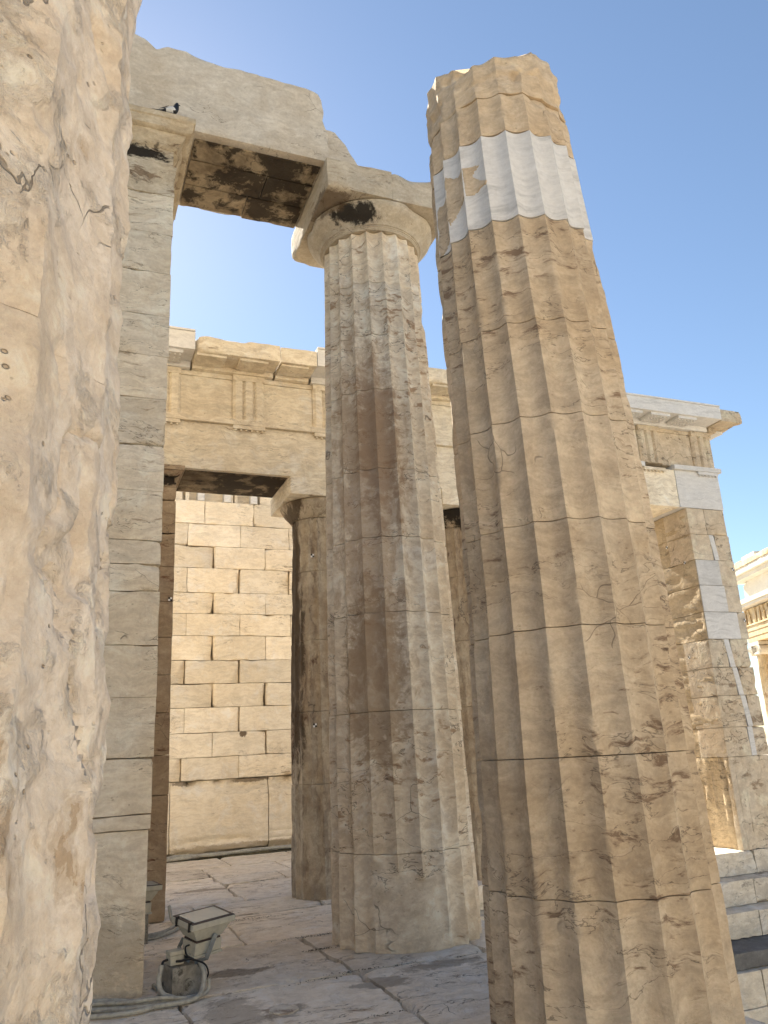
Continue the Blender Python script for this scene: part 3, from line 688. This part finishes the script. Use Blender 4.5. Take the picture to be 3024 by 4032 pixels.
for i in range(10):
    x0, x1 = 9.15, xr[i]; z0, z1 = zt[i]+.002, zt[i+1]-.002
    # left rough skin
    V, F = rbox((x0, x0+.10, YF+.012, 11.2, z0, z1), .03, .03, .003, .002, 1000+i, rough_face(1010+i, [.004, .010, .014, .012, .009, .016, .012, .004, .014, .011][i])); blk_ruf.add(V, F, .55 if i else .75)
    if i == 0:
        for k, (a, c) in enumerate(((9.252, 9.40), (9.402, 9.75), (9.752, x1))):
            V, F = rbox((a, c, YF+.002*k, 11.2, z0, z1), .04, .02, .003, .003, 1020+k); blk_old.add(V, F, .62)
        V, F = rbox((9.152, 9.25, YF, YF+.1, z0, z1), .03, .03, .003, .002, 1029); blk_old.add(V, F, .62)
        continue
    s = splits[i][0]; w = x1-x0; a = x0+s[0]*w; c = x0+s[1]*w
    if s[0] > .05:
        V, F = rbox((x0-.002, a-.001, YF, 10.25 if 0 else YF+.55, z0, z1), .04, .03, .003, .002, 1030+i); blk_old.add(V, F, random.uniform(.45, .65))
    tgt = blk_new if s[2] in 'ng' else blk_old
    def slant(V, a=a, c=c, i=i, z0=z0):
        V = V.copy()
        if i in (2, 3, 4, 8): V[:, 0] += -(V[:, 2]-z0-.2)*.12
        return V
    V, F = rbox((a if s[0] > .05 else x0+.012, c-.001, YF-.003, YF+(.011 if s[0] < .05 else .5), z0+.001, z1-.001), .04, .004, .002, .0005, 1050+i, slant); tgt.add(V, F, .5 if s[2] == 'n' else .3)
    V, F = rbox((c, x1, YF, 11.2, z0, z1), .03, .06, .003, .003, 1070+i, cs=4); blk_old.add(V, F, random.uniform(.4, .62))
    V, F = rbox((x0+.102, c, YF+.56, 11.19, z0, z1), .1, .02, .003, .002, 1090+i); blk_old.add(V, F, .5)
V, F = gridbox((9.27, 9.85, 9.56, 11.1, 0, 5.1), 3); blk_old.add(V, F)
blk_old.out('masonry', m_tower, tw); blk_ruf.out('rough_face', m_ruf, tw, label='rough broken left face'); blk_new.out('restored_block', m_white, tw, label='white new marble patches')

# ------------------------------------------------------------------ steps, floor, ground
def slabs(rows, name, mat, x_lo, x_hi, res, zt=0., zb=-.2, seed=0):
    b = MB(); random.seed(seed)
    for i, (y0, y1, xs) in enumerate(rows):
        X = [x_lo]+xs+[x_hi]
        for k in range(len(X)-1):
            dz = random.uniform(-.006, .004)
            def f(V, dz=dz, s=seed+i*7+k):
                V = V.copy(); t = V[:, 2] > zb+.05
                V[:, 2] += np.where(t, dz+fbm(V, 1.3, 3, 5)*.006+fbm(V, 5, 4, s, (1, 3.5, 1))*.004, 0)
                V[:, 0] += fbm(V*np.array([1, 1, 0]), 2.2, 3, 12)*.02; V[:, 1] += fbm(V*np.array([1, 1, 0]), 2.2, 3, 13)*.02; return V
            V, F = rbox((X[k]+.010, X[k+1]-.010, y0+.010, y1-.010, zb, zt), res, .09, .012, .0, seed+i*11+k, f, cs=4); b.add(V, F, random.uniform(.25, .75))
    return b.out(name, mat, None)
rows = [(3.6, 5.05, [.3, 1.7, 3.0]), (5.05, 6.47, [-.3, .9, 2.24]), (6.47, 7.98, [.15, 2.22, 3.4]), (7.98, 9.38, [.62, 1.7, 3.1]), (9.38, 10.27, [.5, 1.56, 2.9, 4.2, 5.6, 6.9]), (10.27, 11.75, [-.2, 1.1, 2.2, 3.55, 4.9, 6.2]),
        (11.75, 12.6, [.4, 1.45, 2.2, 3.1, 4.4, 5.6]), (12.6, 13.65, [-.2, 1.0, 2.2, 3.4, 4.7, 6]), (13.65, 14.95, [.2, 1.4, 2.7, 3.9, 5.2, 6.3])]
f1 = slabs(rows[:4], 'floor', m_floor, -1.5, 3.93, .035, seed=40); tagm(f1, kind='structure')
f2 = slabs(rows[4:], 'floor', m_floor, -1.5, 7.3, .06, seed=60); tagm(f2, kind='structure')
m_pale = stone('pale_sunlit_marble', (.72, .66, .56), (.70, .62, .50), (.4, .33, .25), blotch=0, crack=.3, vein=.4, bump=.4, bed=5)
nwing = thing('wing_building', 'opposite marble wing with block walls behind the viewer, facing the sun', 'building', (0, -12, 0))
b = MB()
for i in range(17):
    for k in range(7):
        x0 = -1+2.0*k-(1. if i % 2 else 0); V, F = rbox((x0+.003, x0+1.997, -12.6, -11.6, i*.45, i*.45+.446), .5, .03, .004, .002, i*9+k); b.add(V, F, random.uniform(.5, .9))
b.out('masonry', m_pale, nwing)
V, F = rbox((-2, 13.2, -12.9, -11.3, 7.66, 8.0), .5, .03, .004, .002, 3); mk('cornice', V, F, m_pale, nwing)
gate = thing('gate_wall', 'tall cross wall of the gateway standing to the left of the viewer', 'wall', (-9.5, -4, 0))
b = MB()
for i in range(12):
    for k in range(11):
        y0 = -14+2.0*k-(1. if i % 2 else 0); V, F = rbox((-10, -9, y0+.003, y0+1.997, i*.45, i*.45+.446), .5, .03, .004, .002, i*9+k); b.add(V, F, random.uniform(.3, .7))
b.out('masonry', m_anta, gate)
f3 = slabs([(-14+2.2*k, -11.8+2.2*k, [-12, -9, -6.4, -4, -1.5, 1]) for k in range(8)], 'floor', m_pale, -15, 3.93, .4, seed=80); tagm(f3, kind='structure')
f4 = slabs([(3.6, 9.5, [-11, -8, -5]), (9.5, 15.3, [-11, -8, -5])], 'floor', m_floor, -15, -1.5, .4, seed=90); tagm(f4, kind='structure')
V, F = gridbox((-15, 3.85, -14, 15.6, -2.6, -.21), 5); b = MB().add(V, F); V, F = gridbox((3.85, 10.6, 9.7, 15.6, -2.6, -.21), 5); b.add(V, F)
o = b.out('foundation', m_floor, None); tagm(o, kind='structure')
st = thing('stepped_platform', 'marble steps and block courses below the end pier at lower right', 'steps', (7, 9.3, -1))
b = MB(); random.seed(5)
def course(y0, z0, z1, mat_, xs, chip=.04, seed=0, y1=None, jit=.008):
    bb = MB()
    for k in range(len(xs)-1):
        V, F = rbox((xs[k]+.003, xs[k+1]-.003, y0+random.uniform(0, jit), y1 or y0+1.2, z0+.003, z1), .04, chip, .004, .003, seed+k, cs=2.5); bb.add(V, F, random.uniform(.35, .65))
    return bb
course(9.46, -.30, 0, m_step, [3.95, 4.93, 6.2, 7.5, 8.55, 9.3, 10.4]).out('step', m_step, st)
course(9.16, -.61, -.303, m_step, [3.95, 5.0, 6.1, 7.3, 8.3, 8.92, 10.6], .12, 20, jit=.02).out('step', m_step, st)
course(8.86, -.915, -.613, m_step, [3.95, 5.2, 6.4, 7.6, 8.62, 9.9, 10.8], .05, 30).out('step', m_step, st)
course(8.35, -1.10, -.918, m_dark, [3.95, 5.4, 7.0, 8.3, 9.6, 11], .04, 40).out('step', m_dark, st, label='dark grey limestone step')
course(8.28, -1.48, -1.103, m_step, [3.95, 4.6, 5.7, 6.8, 7.95, 9.2, 10.4], .02, 50).out('block_course', m_step, st)
course(8.26, -1.9, -1.484, m_step, [3.95, 5.2, 6.3, 7.4, 8.5, 9.6, 10.9], .02, 60).out('block_course', m_step, st)
course(8.26, -2.45, -1.904, m_step, [3.95, 5.0, 6.0, 7.1, 8.2, 9.3, 10.5], .02, 70).out('block_course', m_step, st)
V, F = gridbox((-400, 400, -400, 400, -2.7, -2.45), 12); V[:, 2] += np.where(V[:, 2] > -2.6, fbm(V, .06, 3, 3)*.25-.2, 0)
b = MB().add(V, F); o = b.out('ground', m_ground, None); tagm(o, kind='structure')
V, F = rbox((3.95, 4.3, -14, 8.2, -.62, -.31), .3, .03, .004, .002, 3); b = MB().add(V, F); V, F = rbox((3.95, 4.65, -14, 8.2, -.95, -.63), .3, .03, .004, .002, 4); b.add(V, F)
V, F = rbox((3.95, 5.0, -14, 8.2, -2.6, -.96), .3, .03, .004, .002, 4); b.add(V, F)
b.out('step', m_step, st)

# ------------------------------------------------------------------ small temple at far right
nk = thing('ionic_temple', 'small bright temple with scroll capital and carved frieze at the right edge', 'temple', (18.3, 17.2, .4))
dN = np.array([-.375, -.927, 0]); nN = np.array([-.927, .375, 0]); P0 = np.array([18.15, 17.38, 0])
P0 = P0+np.array([.12, .1, -.22])
def toN(V):      # (s along the face, o outward, z)
    V = np.asarray(V); return P0+V[:, :1]*dN+V[:, 1:2]*nN+V[:, 2:3]*np.array([0, 0, 1])
def nbox(s0, s1, o0, o1, z0, z1, seed=0, chip=.02, res=.08, rough=.002):
    V, F = rbox((s0, s1, o0, o1, z0, z1), res, chip, .004, rough, seed); V = toN(V)
    return V, [f[::-1] for f in F] if np.cross(dN, nN)[2] < 0 else F
for k in range(4):
    c = (P0+dN*(.32+1.35*k)-nN*.28)*np.array([1, 1, 0])
    tt = [(0, .0)]
    V, F = drum((c[0], c[1]), .40, 3.68, lerpf([(.4, .265), (3.68, .225)]), 10, nfl=24, per=6, dz=.12, seed=1200+k, chip=.01, rough=.002, depth=.09, rim=.003)
    sh = mk('column', V, F, m_nike, nk)
    V, F = lathe([(.18, .36), (.23, .37), (.28, .33), (.34, .33), (.395, .28)], c, 32); mk('column_base', V, F, m_nike, sh)
    bb = MB(); V, F = lathe([(3.682, .235), (3.71, .27), (3.75, .25)], c, 32); bb.add(V, F)
    for o in (-.27, .27):
        for s in (-.25, .25):
            cc = c+dN*s+nN*o; sp = []
            for i in range(40):
                th = i/39*4.6*math.pi; r = .135*(1-i/46); sp.append(cc+dN*(r*math.cos(th)*(-1 if s < 0 else 1))+np.array([0, 0, 3.80+r*math.sin(th)])-np.array([0, 0, 0])*1)
            V, F = tube(sp, .017, 6, 2); bb.add(V, F)
            V, F = tube([cc-nN*.02*np.sign(o)+np.array([0, 0, 3.80]), cc-nN*.24*np.sign(o)+np.array([0, 0, 3.80])], .13, 20, 2); bb.add(V, F)
    V, F = nbox(.32+1.35*k-.27, .32+1.35*k+.27, -.5, -.06, 4.10, 4.16, k); bb.add(V, F)
    V, F = nbox(.32+1.35*k-.33, .32+1.35*k+.33, -.56, 0, 4.162, 4.26, k); bb.add(V, F)
    bb.out('capital', m_nwhite if k == 0 else m_nike, sh)
bb = MB()
for z0, z1, o in ((4.262, 4.41, 0), (4.412, 4.56, .02), (4.562, 4.70, .04), (4.702, 4.75, .08)):
    V, F = nbox(0, 4.8, -.55, o, z0, z1, int(z0*30)); bb.add(V, F)
bb.out('architrave', m_nike, nk)
bb = MB(); V, F = nbox(.02, 4.8, -.5, -.03, 4.752, 5.2, 5); bb.add(V, F)
for k in range(16):
    s = .12+k*.29+random.uniform(-.04, .04); lean = random.uniform(-.08, .08); rings = []
    for z, w, d in ((4.76, .07, .04), (4.82, .08, .06), (4.92, .06, .05), (5.0, .07, .06), (5.07, .045, .045), (5.09, .02, .03), (5.12, .035, .04), (5.16, .03, .03), (5.18, .01, .01)):
        a = np.linspace(0, 2*math.pi, 12, endpoint=False); rings.append(np.stack([s+lean*(z-4.76)*2+w*np.cos(a)*(1+.3*np.sin(3*a)), -.02+d*np.sin(a), np.full(12, z)], 1))
    V, F = loft(rings); bb.add(toN(V), F)
    V, F = tube([toN(np.array([[s+lean, .02, 5.02]]))[0], toN(np.array([[s+lean+.09, .04, 4.95]]))[0], toN(np.array([[s+.15, .03, 5.03+lean]]))[0]], .018, 6, 4); bb.add(V, F)
bb.out('carved_frieze', m_nike, nk)
bb = MB(); V, F = nbox(-.2, 4.9, -.7, .22, 5.22, 5.30, 6); bb.add(V, F); V, F = nbox(-.22, 4.9, -.7, .27, 5.302, 5.42, 7); bb.add(V, F); bb.out('cornice', m_nwhite, nk)
V = [(.15, -.45, 5.42), (4.6, -.45, 5.42), (4.6, -.45, 6.0), (.5, -.45, 6.0), (.15, -.45, 5.9), (.15, -.1, 5.42), (4.6, -.1, 5.42), (4.6, -.1, 6.0), (.5, -.1, 6.0), (.15, -.1, 5.9)]
mk('pediment_wall', toN(np.array(V)), [(0, 1, 2, 3, 4), (9, 8, 7, 6, 5), (0, 5, 6, 1), (1, 6, 7, 2), (2, 7, 8, 3), (3, 8, 9, 4), (4, 9, 5, 0)], m_nwhite, nk, smooth=False)
bb = MB(); V, F = nbox(-.1, 4.7, -.7, .18, 6.0, 6.12, 8); bb.add(V, F); V, F = nbox(-.25, 4.8, -.75, .30, 6.122, 6.28, 9); bb.add(V, F); bb.out('raking_cornice', m_nwhite, nk)
V, F = nbox(-.3, 4.8, -.75, .33, 6.282, 6.42, 10, .12, .06, .006); mk('raking_cornice', V, F, m_nike, nk, label='weathered old cornice blocks')
V, F = nbox(.75, 1.6, -.6, .1, 6.43, 6.62, 11); mk('roof_block', V, F, m_nwhite, nk)
V, F = nbox(.3, .7, -.6, .1, 6.43, 6.56, 12, .12, .05); mk('roof_block', V, F, m_nike, nk)
bb = MB()
for k in range(3):
    V, F = nbox(-.3-.25*k, 5.2, -5.4, .3+.25*k, .4-.2*(k+1)+.002, .4-.2*k, k, .02, .3); bb.add(V, F)
bb.out('steps', m_nwhite, nk)
V, F = nbox(.3, 4.4, -4.6, -1.4, .4, 5.2, 3, .02, .3); mk('cella_wall', V, F, m_nike, nk)
V, F = nbox(-1.0, 6.5, -6.2, 1.2, -2.6, -.22, 3, .03, .4); mk('bastion', V, F, m_step, nk)

# ------------------------------------------------------------------ floodlights, conduits, box
def quadring(c, hx, hy, z, rz=0., n=4, rnd=.0):
    P = []
    for sx, sy in ((-1, -1), (1, -1), (1, 1), (-1, 1)):
        P.append((sx*hx, sy*hy))
    ca, sa = math.cos(rz), math.sin(rz)
    return np.array([(c[0]+x*ca-y*sa, c[1]+x*sa+y*ca, z) for x, y in P])
def bevmk(name, V, F, mat, parent, label=None, w=.004):
    o = mk(name, V, F, mat, parent, smooth=False, label=label)
    m = o.modifiers.new('bevel', 'BEVEL'); m.width = w; m.segments = 2; m.limit_method = 'ANGLE'; return o
def tiltf(V, c, ax, ay):
    V = np.asarray(V)-c; ca, sa = math.cos(ax), math.sin(ax); V = V@np.array([[1, 0, 0], [0, ca, -sa], [0, sa, ca]]).T
    cb, sb = math.cos(ay), math.sin(ay); V = V@np.array([[cb, 0, sb], [0, 1, 0], [-sb, 0, cb]]).T; return V+c
def floodlight(c, label, rz, tilt, mount):
    t = thing('floodlight', label, 'floodlight', (c[0], c[1], 0), 'cream floodlights on the floor')
    piv = np.array([c[0], c[1], .37]); T = lambda V: tiltf(V, piv, *tilt)
    q = lambda hx, hy, z: quadring(c, hx, hy, z, rz)
    V, F = loft([q(.10, .075, .365), q(.115, .085, .375), q(.165, .115, .455), q(.175, .125, .462)]); bevmk('housing', T(V), F, m_cream, t)
    V, F = loft([q(.19, .135, .463), q(.19, .135, .505)]); rim = bevmk('rim', T(V), F, m_cream, t)
    V, F = loft([q(.186, .131, .5055), q(.186, .131, .5095)]); bevmk('gasket', T(V), F, m_brown, rim, w=.001)
    V, F = loft([q(.155, .102, .510), q(.155, .102, .513)]); bevmk('glass', T(V), F, m_glass, rim, w=.001)
    V, F = loft([q(.105, .08, .352), q(.105, .08, .363)]); bevmk('gasket', T(V), F, m_brown, t, w=.001)
    V, F = loft([q(.115, .08, .27), q(.115, .08, .351)]); g2 = bevmk('gear_box', T(V), F, m_cream, t)
    V, F = loft([q(.125, .088, .25), q(.125, .088, .269)]); bevmk('lid', T(V), F, m_cream, g2)
    ca, sa = math.cos(rz), math.sin(rz); ex = np.array([ca, sa, 0]); ey = np.array([-sa, ca, 0]); C0 = np.array([c[0], c[1], 0])
    for sx, sy in ((-1, -.75), (-1, .45)):
        p = C0+ex*.19*sx*(1 if abs(sx) == 1 else -5.4)*1.0+ey*(.135*sy)
        if abs(sx) != 1: p = C0-ex*.16-ey*.138
        V, F = loft([quadring(p, .012, .008, z, rz) for z in (.455, .522)]); bevmk('clip', T(V), F, m_black, rim, w=.002)
    return t, T, C0, ex, ey
fc = (1.09, 6.62)
t1, T1, C0, ex, ey = floodlight(fc, 'cream floodlight facing up, whole, on a bracket beside the concrete block and cables', R(26), (R(9), R(2)), None)
# arm of the bracket
a0 = np.array([1.16, 6.50, .375]); a1 = np.array([1.10, 6.50, .235]); a2 = np.array([1.02, 6.54, .212])
def strap(P, w, th, side):
    P = [np.array(p, float) for p in P]; rings = []
    for i, p in enumerate(P):
        d = P[min(i+1, len(P)-1)]-P[max(i-1, 0)]; d /= np.linalg.norm(d); n = np.cross(d, side); n /= np.linalg.norm(n); s = np.array(side)
        rings.append(np.array([p-n*w-s*th, p+n*w-s*th, p+n*w+s*th, p-n*w+s*th]))
    return loft(rings)
V, F = strap([a0+np.array([.012, 0, .012]), a0, a1, a2], .017, .003, np.array([.2, -.98, 0])); bevmk('bracket', V, F, m_steel, t1, w=.001)
V, F = strap([(.96, 6.66, .36), (.93, 6.68, .30), (.95, 6.66, .24), (1.0, 6.62, .208)], .015, .003, np.array([.2, -.98, 0])); bevmk('bracket', V, F, m_steel, t1, w=.001)
V, F = tube([a0+np.array([0, -.012, 0]), a0+np.array([0, .03, 0])], .013, 8, 2); mk('bolt', V, F, m_steel, t1)
V, F = tube([(.985, 6.56, .325), (.955, 6.53, .32), (.955, 6.49, .28), (1.0, 6.46, .25), (1.08, 6.46, .21), (1.11, 6.47, .15), (1.10, 6.5, .10)], .0065, 8); mk('lead', V, F, m_black, t1)
cb = thing('concrete_block', 'small dark-stained concrete cube on the floor at the foot of the cream pier', 'block', (.96, 6.65, 0))
V, F = rbox((.835, 1.085, 6.56, 6.76, -.005, .195), .02, .02, .004, .003, 5); q = V[:, :2]-np.array([.96, 6.66]); V[:, :2] = np.array([.96, 6.66])+q@np.array([[.966, .259], [-.259, .966]]); mk('body', V, F, m_conc, cb)
jb = thing('junction_box', 'small cream junction box sitting on top of the concrete cube', 'junction box', (.9, 6.64, .197))
V, F = loft([quadring((.895, 6.63), .052, .045, z, R(15)) for z in (.199, .262)]); bx = bevmk('box', V, F, m_cream, jb, w=.005)
V, F = loft([quadring((.895, 6.63), .055, .048, z, R(15)) for z in (.2635, .292)]); bevmk('lid', V, F, m_cream, jb, w=.005)
V, F = tube([(.90, 6.582, .225), (.93, 6.55, .23), (.98, 6.54, .238), (1.03, 6.54, .225), (1.06, 6.535, .20)], .009, 8); mk('lead', V, F, m_black, jb)
V, F = tube([(.84, 6.62, .235), (.81, 6.60, .232), (.795, 6.58, .21)], .009, 8); mk('lead', V, F, m_black, jb)
def conduit(P, r, label, grp='grey conduits by the floodlights'):
    V, F = tube(P, r, 10, 8); z = np.round(np.arange(len(V))//10 % 2); o = mk('conduit', V, F, m_cable, None, loc=tuple(P[0]))
    tagm(o, label, 'cable', grp); return o
conduit([(.796, 6.578, .215), (.775, 6.55, .12), (.80, 6.50, .05), (.88, 6.44, .022), (.86, 6.40, .022), (.72, 6.405, .022), (.5, 6.45, .022), (.2, 6.53, .022), (-.3, 6.6, .022)], .0175, 'grey conduit curling down from the left of the junction box in a tight loop')
conduit([(1.06, 6.53, .21), (1.085, 6.49, .14), (1.06, 6.44, .05), (1.0, 6.37, .022), (.85, 6.32, .022), (.6, 6.36, .022), (.35, 6.46, .022), (0, 6.56, .022), (-.4, 6.62, .022)], .0175, 'longest grey conduit sweeping in front of the concrete cube')
conduit([(1.12, 6.50, .10), (1.10, 6.47, .03), (.98, 6.40, .02), (.78, 6.36, .058), (.55, 6.40, .055), (.3, 6.50, .055), (-.2, 6.6, .05)], .014, 'thinner grey conduit lying on top of the others in the bundle')
conduit([(.78, 6.9, .02), (.80, 6.7, .02), (.76, 6.54, .02), (.66, 6.49, .022), (.4, 6.52, .058), (.1, 6.6, .04), (-.3, 6.65, .03)], .016, 'grey conduit coming round the corner of the cream pier')
conduit([(.2, 6.38, .018), (.45, 6.30, .018), (.62, 6.29, .018), (.72, 6.335, .018)], .016, 'short grey conduit outermost of the bundle on the floor')
t2, *_ = floodlight((.80, 8.62), 'second cream floodlight, mostly hidden behind the edge of the cream pier', R(12), (R(2), R(3)), None)
V, F = rbox((.7, .9, 8.52, 8.72, 0, .25), .04, .01, .003, .001, 9); mk('foot', V, F, m_conc, t2)
conduit([(.6, 8.75, .02), (.9, 8.78, .02), (1.1, 8.9, .02), (1.22, 9.12, .03), (1.21, 9.3, .06), (1.20, 9.42, .16)], .018, 'grey conduit running to the foot of the dark shaded pier')
conduit([(.6, 8.62, .02), (.95, 8.66, .02), (1.15, 8.84, .02), (1.26, 9.05, .02), (1.24, 9.4, .02)], .018, 'grey conduit beside the dark shaded pier, on the near side')
gutter = tagm(mk('conduit', *tube([(.5, 14.6, .05), (1.5, 14.75, .05), (2.1, 14.85, .05), (2.6, 14.98, .06), (3.2, 15.02, .05), (4.2, 15.1, .06), (5, 15.1, .05)], .028, 8), m_cable, None, loc=(2, 14.8, .05)), 'pale conduit along the foot of the cream back wall, nearer the viewer', 'cable', 'conduits along the back wall')
tagm(mk('conduit', *tube([(.5, 14.9, .05), (1.6, 14.7, .06), (2.0, 14.9, .08), (2.7, 14.92, .05), (3.3, 15.08, .06), (4.2, 15.02, .05), (5, 15.05, .05)], .026, 8), m_cable, None, loc=(2, 14.9, .05)), 'pale conduit along the foot of the cream back wall, nearer the wall', 'cable', 'conduits along the back wall')
V, F = gridbox((.2, 6, 14.95, 15.3, -.1, .004), .05); V[:, 2] += np.where(V[:, 2] > -.05, np.clip(fbm(V, 4, 4, 3), -.2, 1)*.03, 0); o = mk('moss', V, F, m_moss, None); tagm(o, kind='stuff', label='dark uneven strip along the foot of the back wall')  # dark bumpy strip closing the gap between paving and back wall
dr = lathe([(-.01, .098), (.004, .098), (.009, .094), (.010, .0)], (1.50, 5.84), 40)
tagm(mk('floor_disc', *dr, m_step, None, loc=(1.5, 5.84, 0)), 'round pale stone disc set in the paving in the foreground', 'floor disc')

# weeds and dirt in the paving joints
b = MB(); random.seed(3)
for cx, cy, n, rr_ in ((2.22, 7.35, 60, .10), (2.3, 7.9, 60, .16), (2.0, 9.1, 50, .2), (1.75, 9.55, 25, .12), (2.25, 6.5, 40, .12), (1.9, 6.42, 20, .15), (1.25, 10.9, 30, .15), (1.35, 12.2, 20, .15), (2.05, 5.4, 20, .1)):
    for k in range(n*2):
        x = cx+random.gauss(0, rr_); y = cy+random.gauss(0, rr_*.16); q = random.uniform(.003, .009); a = random.uniform(0, 6.3)
        P = np.array([(x+q*math.cos(a+t)*random.uniform(.6, 1.2), y+q*math.sin(a+t)*random.uniform(.6, 1.2), .002) for t in (0, 1.3, 2.5, 3.8, 5.1)]+[(x, y, q*random.uniform(.3, .9))])
        b.add(P, [(0, 1, 5), (1, 2, 5), (2, 3, 5), (3, 4, 5), (4, 0, 5)])
o = b.out('moss', m_moss, None); tagm(o, kind='stuff', label='dry moss and dirt lodged in the paving joints')
# ------------------------------------------------------------------ magpie
mg = None
st_ = [(.468, 7.702, .006, .003), (.50, 7.703, .012, .004), (.55, 7.706, .015, .006), (.585, 7.712, .018, .012), (.61, 7.722, .030, .024), (.64, 7.732, .038, .036), (.67, 7.74, .040, .042), (.692, 7.752, .036, .044), (.708, 7.775, .026, .034), (.714, 7.80, .021, .026), (.717, 7.822, .022, .022), (.722, 7.838, .018, .015), (.728, 7.846, .006, .005)]
rings = []
cen = [np.array([x, 6.56, z]) for x, z, a, c in st_]
for i, (x, z, w, h) in enumerate(st_):
    d = cen[min(i+1, len(st_)-1)]-cen[max(i-1, 0)]; d /= np.linalg.norm(d); s = np.array([0, 1.0, 0]); u_ = np.cross(s, d)*-1; 
    if u_[2] < 0 and i < 8: u_ = -u_
    a = np.linspace(0, 2*math.pi, 20, endpoint=False)
    rings.append(np.array([cen[i]+s*w*math.cos(q)+np.cross(d, s)*h*math.sin(q) for q in a]))
V, F = loft(rings)
mgt = thing('magpie', 'black and white magpie perched on the ledge of the cream pier capital, facing right', 'bird', (.64, 6.56, 7.68))
mi = []
for f in F:
    c = V[list(f)].mean(0); x, z = c[0], c[2]
    wing = ((x-.652)/.042)**2+((z-.0-7.732+(x-.652)*.0)/.034)**2 < 1 and x+ (z-7.73)*.35 < .692
    mi.append(1 if wing else 0)
bd = mk('body', V, F, None, mgt, mats=[m_feath, m_wfeath], mi=mi); md = bd.modifiers.new('s', 'SUBSURF'); md.levels = 1; md.render_levels = 1
V, F = tube([(.731, 6.56, 7.828), (.742, 6.56, 7.826), (.752, 6.56, 7.822)], [.007, .006, .005, .004, .003, .002], 8, 4); mk('beak', V, F, m_black, mgt)
for dy in (-.014, .014):
    V, F = tube([(.662, 6.56+dy, 7.71), (.664, 6.56+dy, 7.69), (.668, 6.56+dy, 7.675)], .003, 6, 3); mk('leg', V, F, m_black, mgt)
V, F = loft([np.array([(.600, 6.56+s*.028, 7.742), (.64, 6.56+s*.041, 7.757), (.60, 6.56+s*.034, 7.722), (.545, 6.56+s*.017, 7.712)]) + np.array([0, s*o, 0]) for s in (-1,) for o in (0, .003)]); mk('wing', V, F, m_feath, mgt)

# ------------------------------------------------------------------ survey targets
def target(p, n, label, s=.022):
    p = np.array(p, float); n = np.array(n, float); n /= np.linalg.norm(n); a = np.cross([0, 0, 1], n); a /= np.linalg.norm(a); u_ = np.array([0, 0, 1.0])
    V = []; 
    for k in (0, .003):
        for j in (-1, 0, 1):
            for i in (-1, 0, 1): V.append(p+a*i*s+u_*j*s+n*k)
    F = []; mi = []
    for j in range(2):
        for i in range(2):
            q = 9+j*3+i; F.append((q, q+1, q+4, q+3)); mi.append((i+j) % 2)
            q -= 9; F.append((q, q+3, q+4, q+1)); mi.append(0)
    for e in ((0, 1), (1, 2), (2, 5), (5, 8), (8, 7), (7, 6), (6, 3), (3, 0)): F.append((e[0], e[1], e[1]+9, e[0]+9)); mi.append(0)
    o = mk('survey_target', np.array(V), F, None, None, loc=tuple(p), mats=[m_tw, m_tb], mi=mi, smooth=False)
    tagm(o, label, 'marker', 'checkered survey targets')
def hitp(px, py, ax, v):
    d = fw*F_PX+rr*(px-1512)-uu*(py-2016); t = (v-CAM[ax])/d[ax]; return CAM+d*t
for px, py, ax, v, n, lb in ((670, 2359, 1, 9.485, (0, -1, 0), 'small checkered target on the dark shaded pier'), (699, 1434, 1, 9.45, (0, -1, 0), 'small checkered target on the golden entablature above the left triglyph'),
                     (2626, 2156, 0, 9.13, (-1, 0, 0), 'small checkered target high on the rough left face of the end pier'), (2696, 2216, 0, 9.14, (-1, 0, 0), 'small checkered target below the upper one on the left face of the end pier'),
                     (2886, 2242, 1, 9.49, (0, -1, 0), 'upper small checkered target near the right edge of the end pier'), (2933, 2443, 1, 9.49, (0, -1, 0), 'lower small checkered target near the right edge of the end pier'), (2714, 2590, 0, 9.14, (-1, 0, 0), 'lowest small checkered target on the rough face of the end pier')):
    target(hitp(px, py, ax, v), n, lb)
for px, py, lb in ((1230, 2188, 'upper small checkered target on the slim soot-streaked column'), (1240, 2856, 'lower small checkered target on the slim soot-streaked column')):
    target(hitp(px, py, 1, 9.60), (-.15, -1, 0), lb)
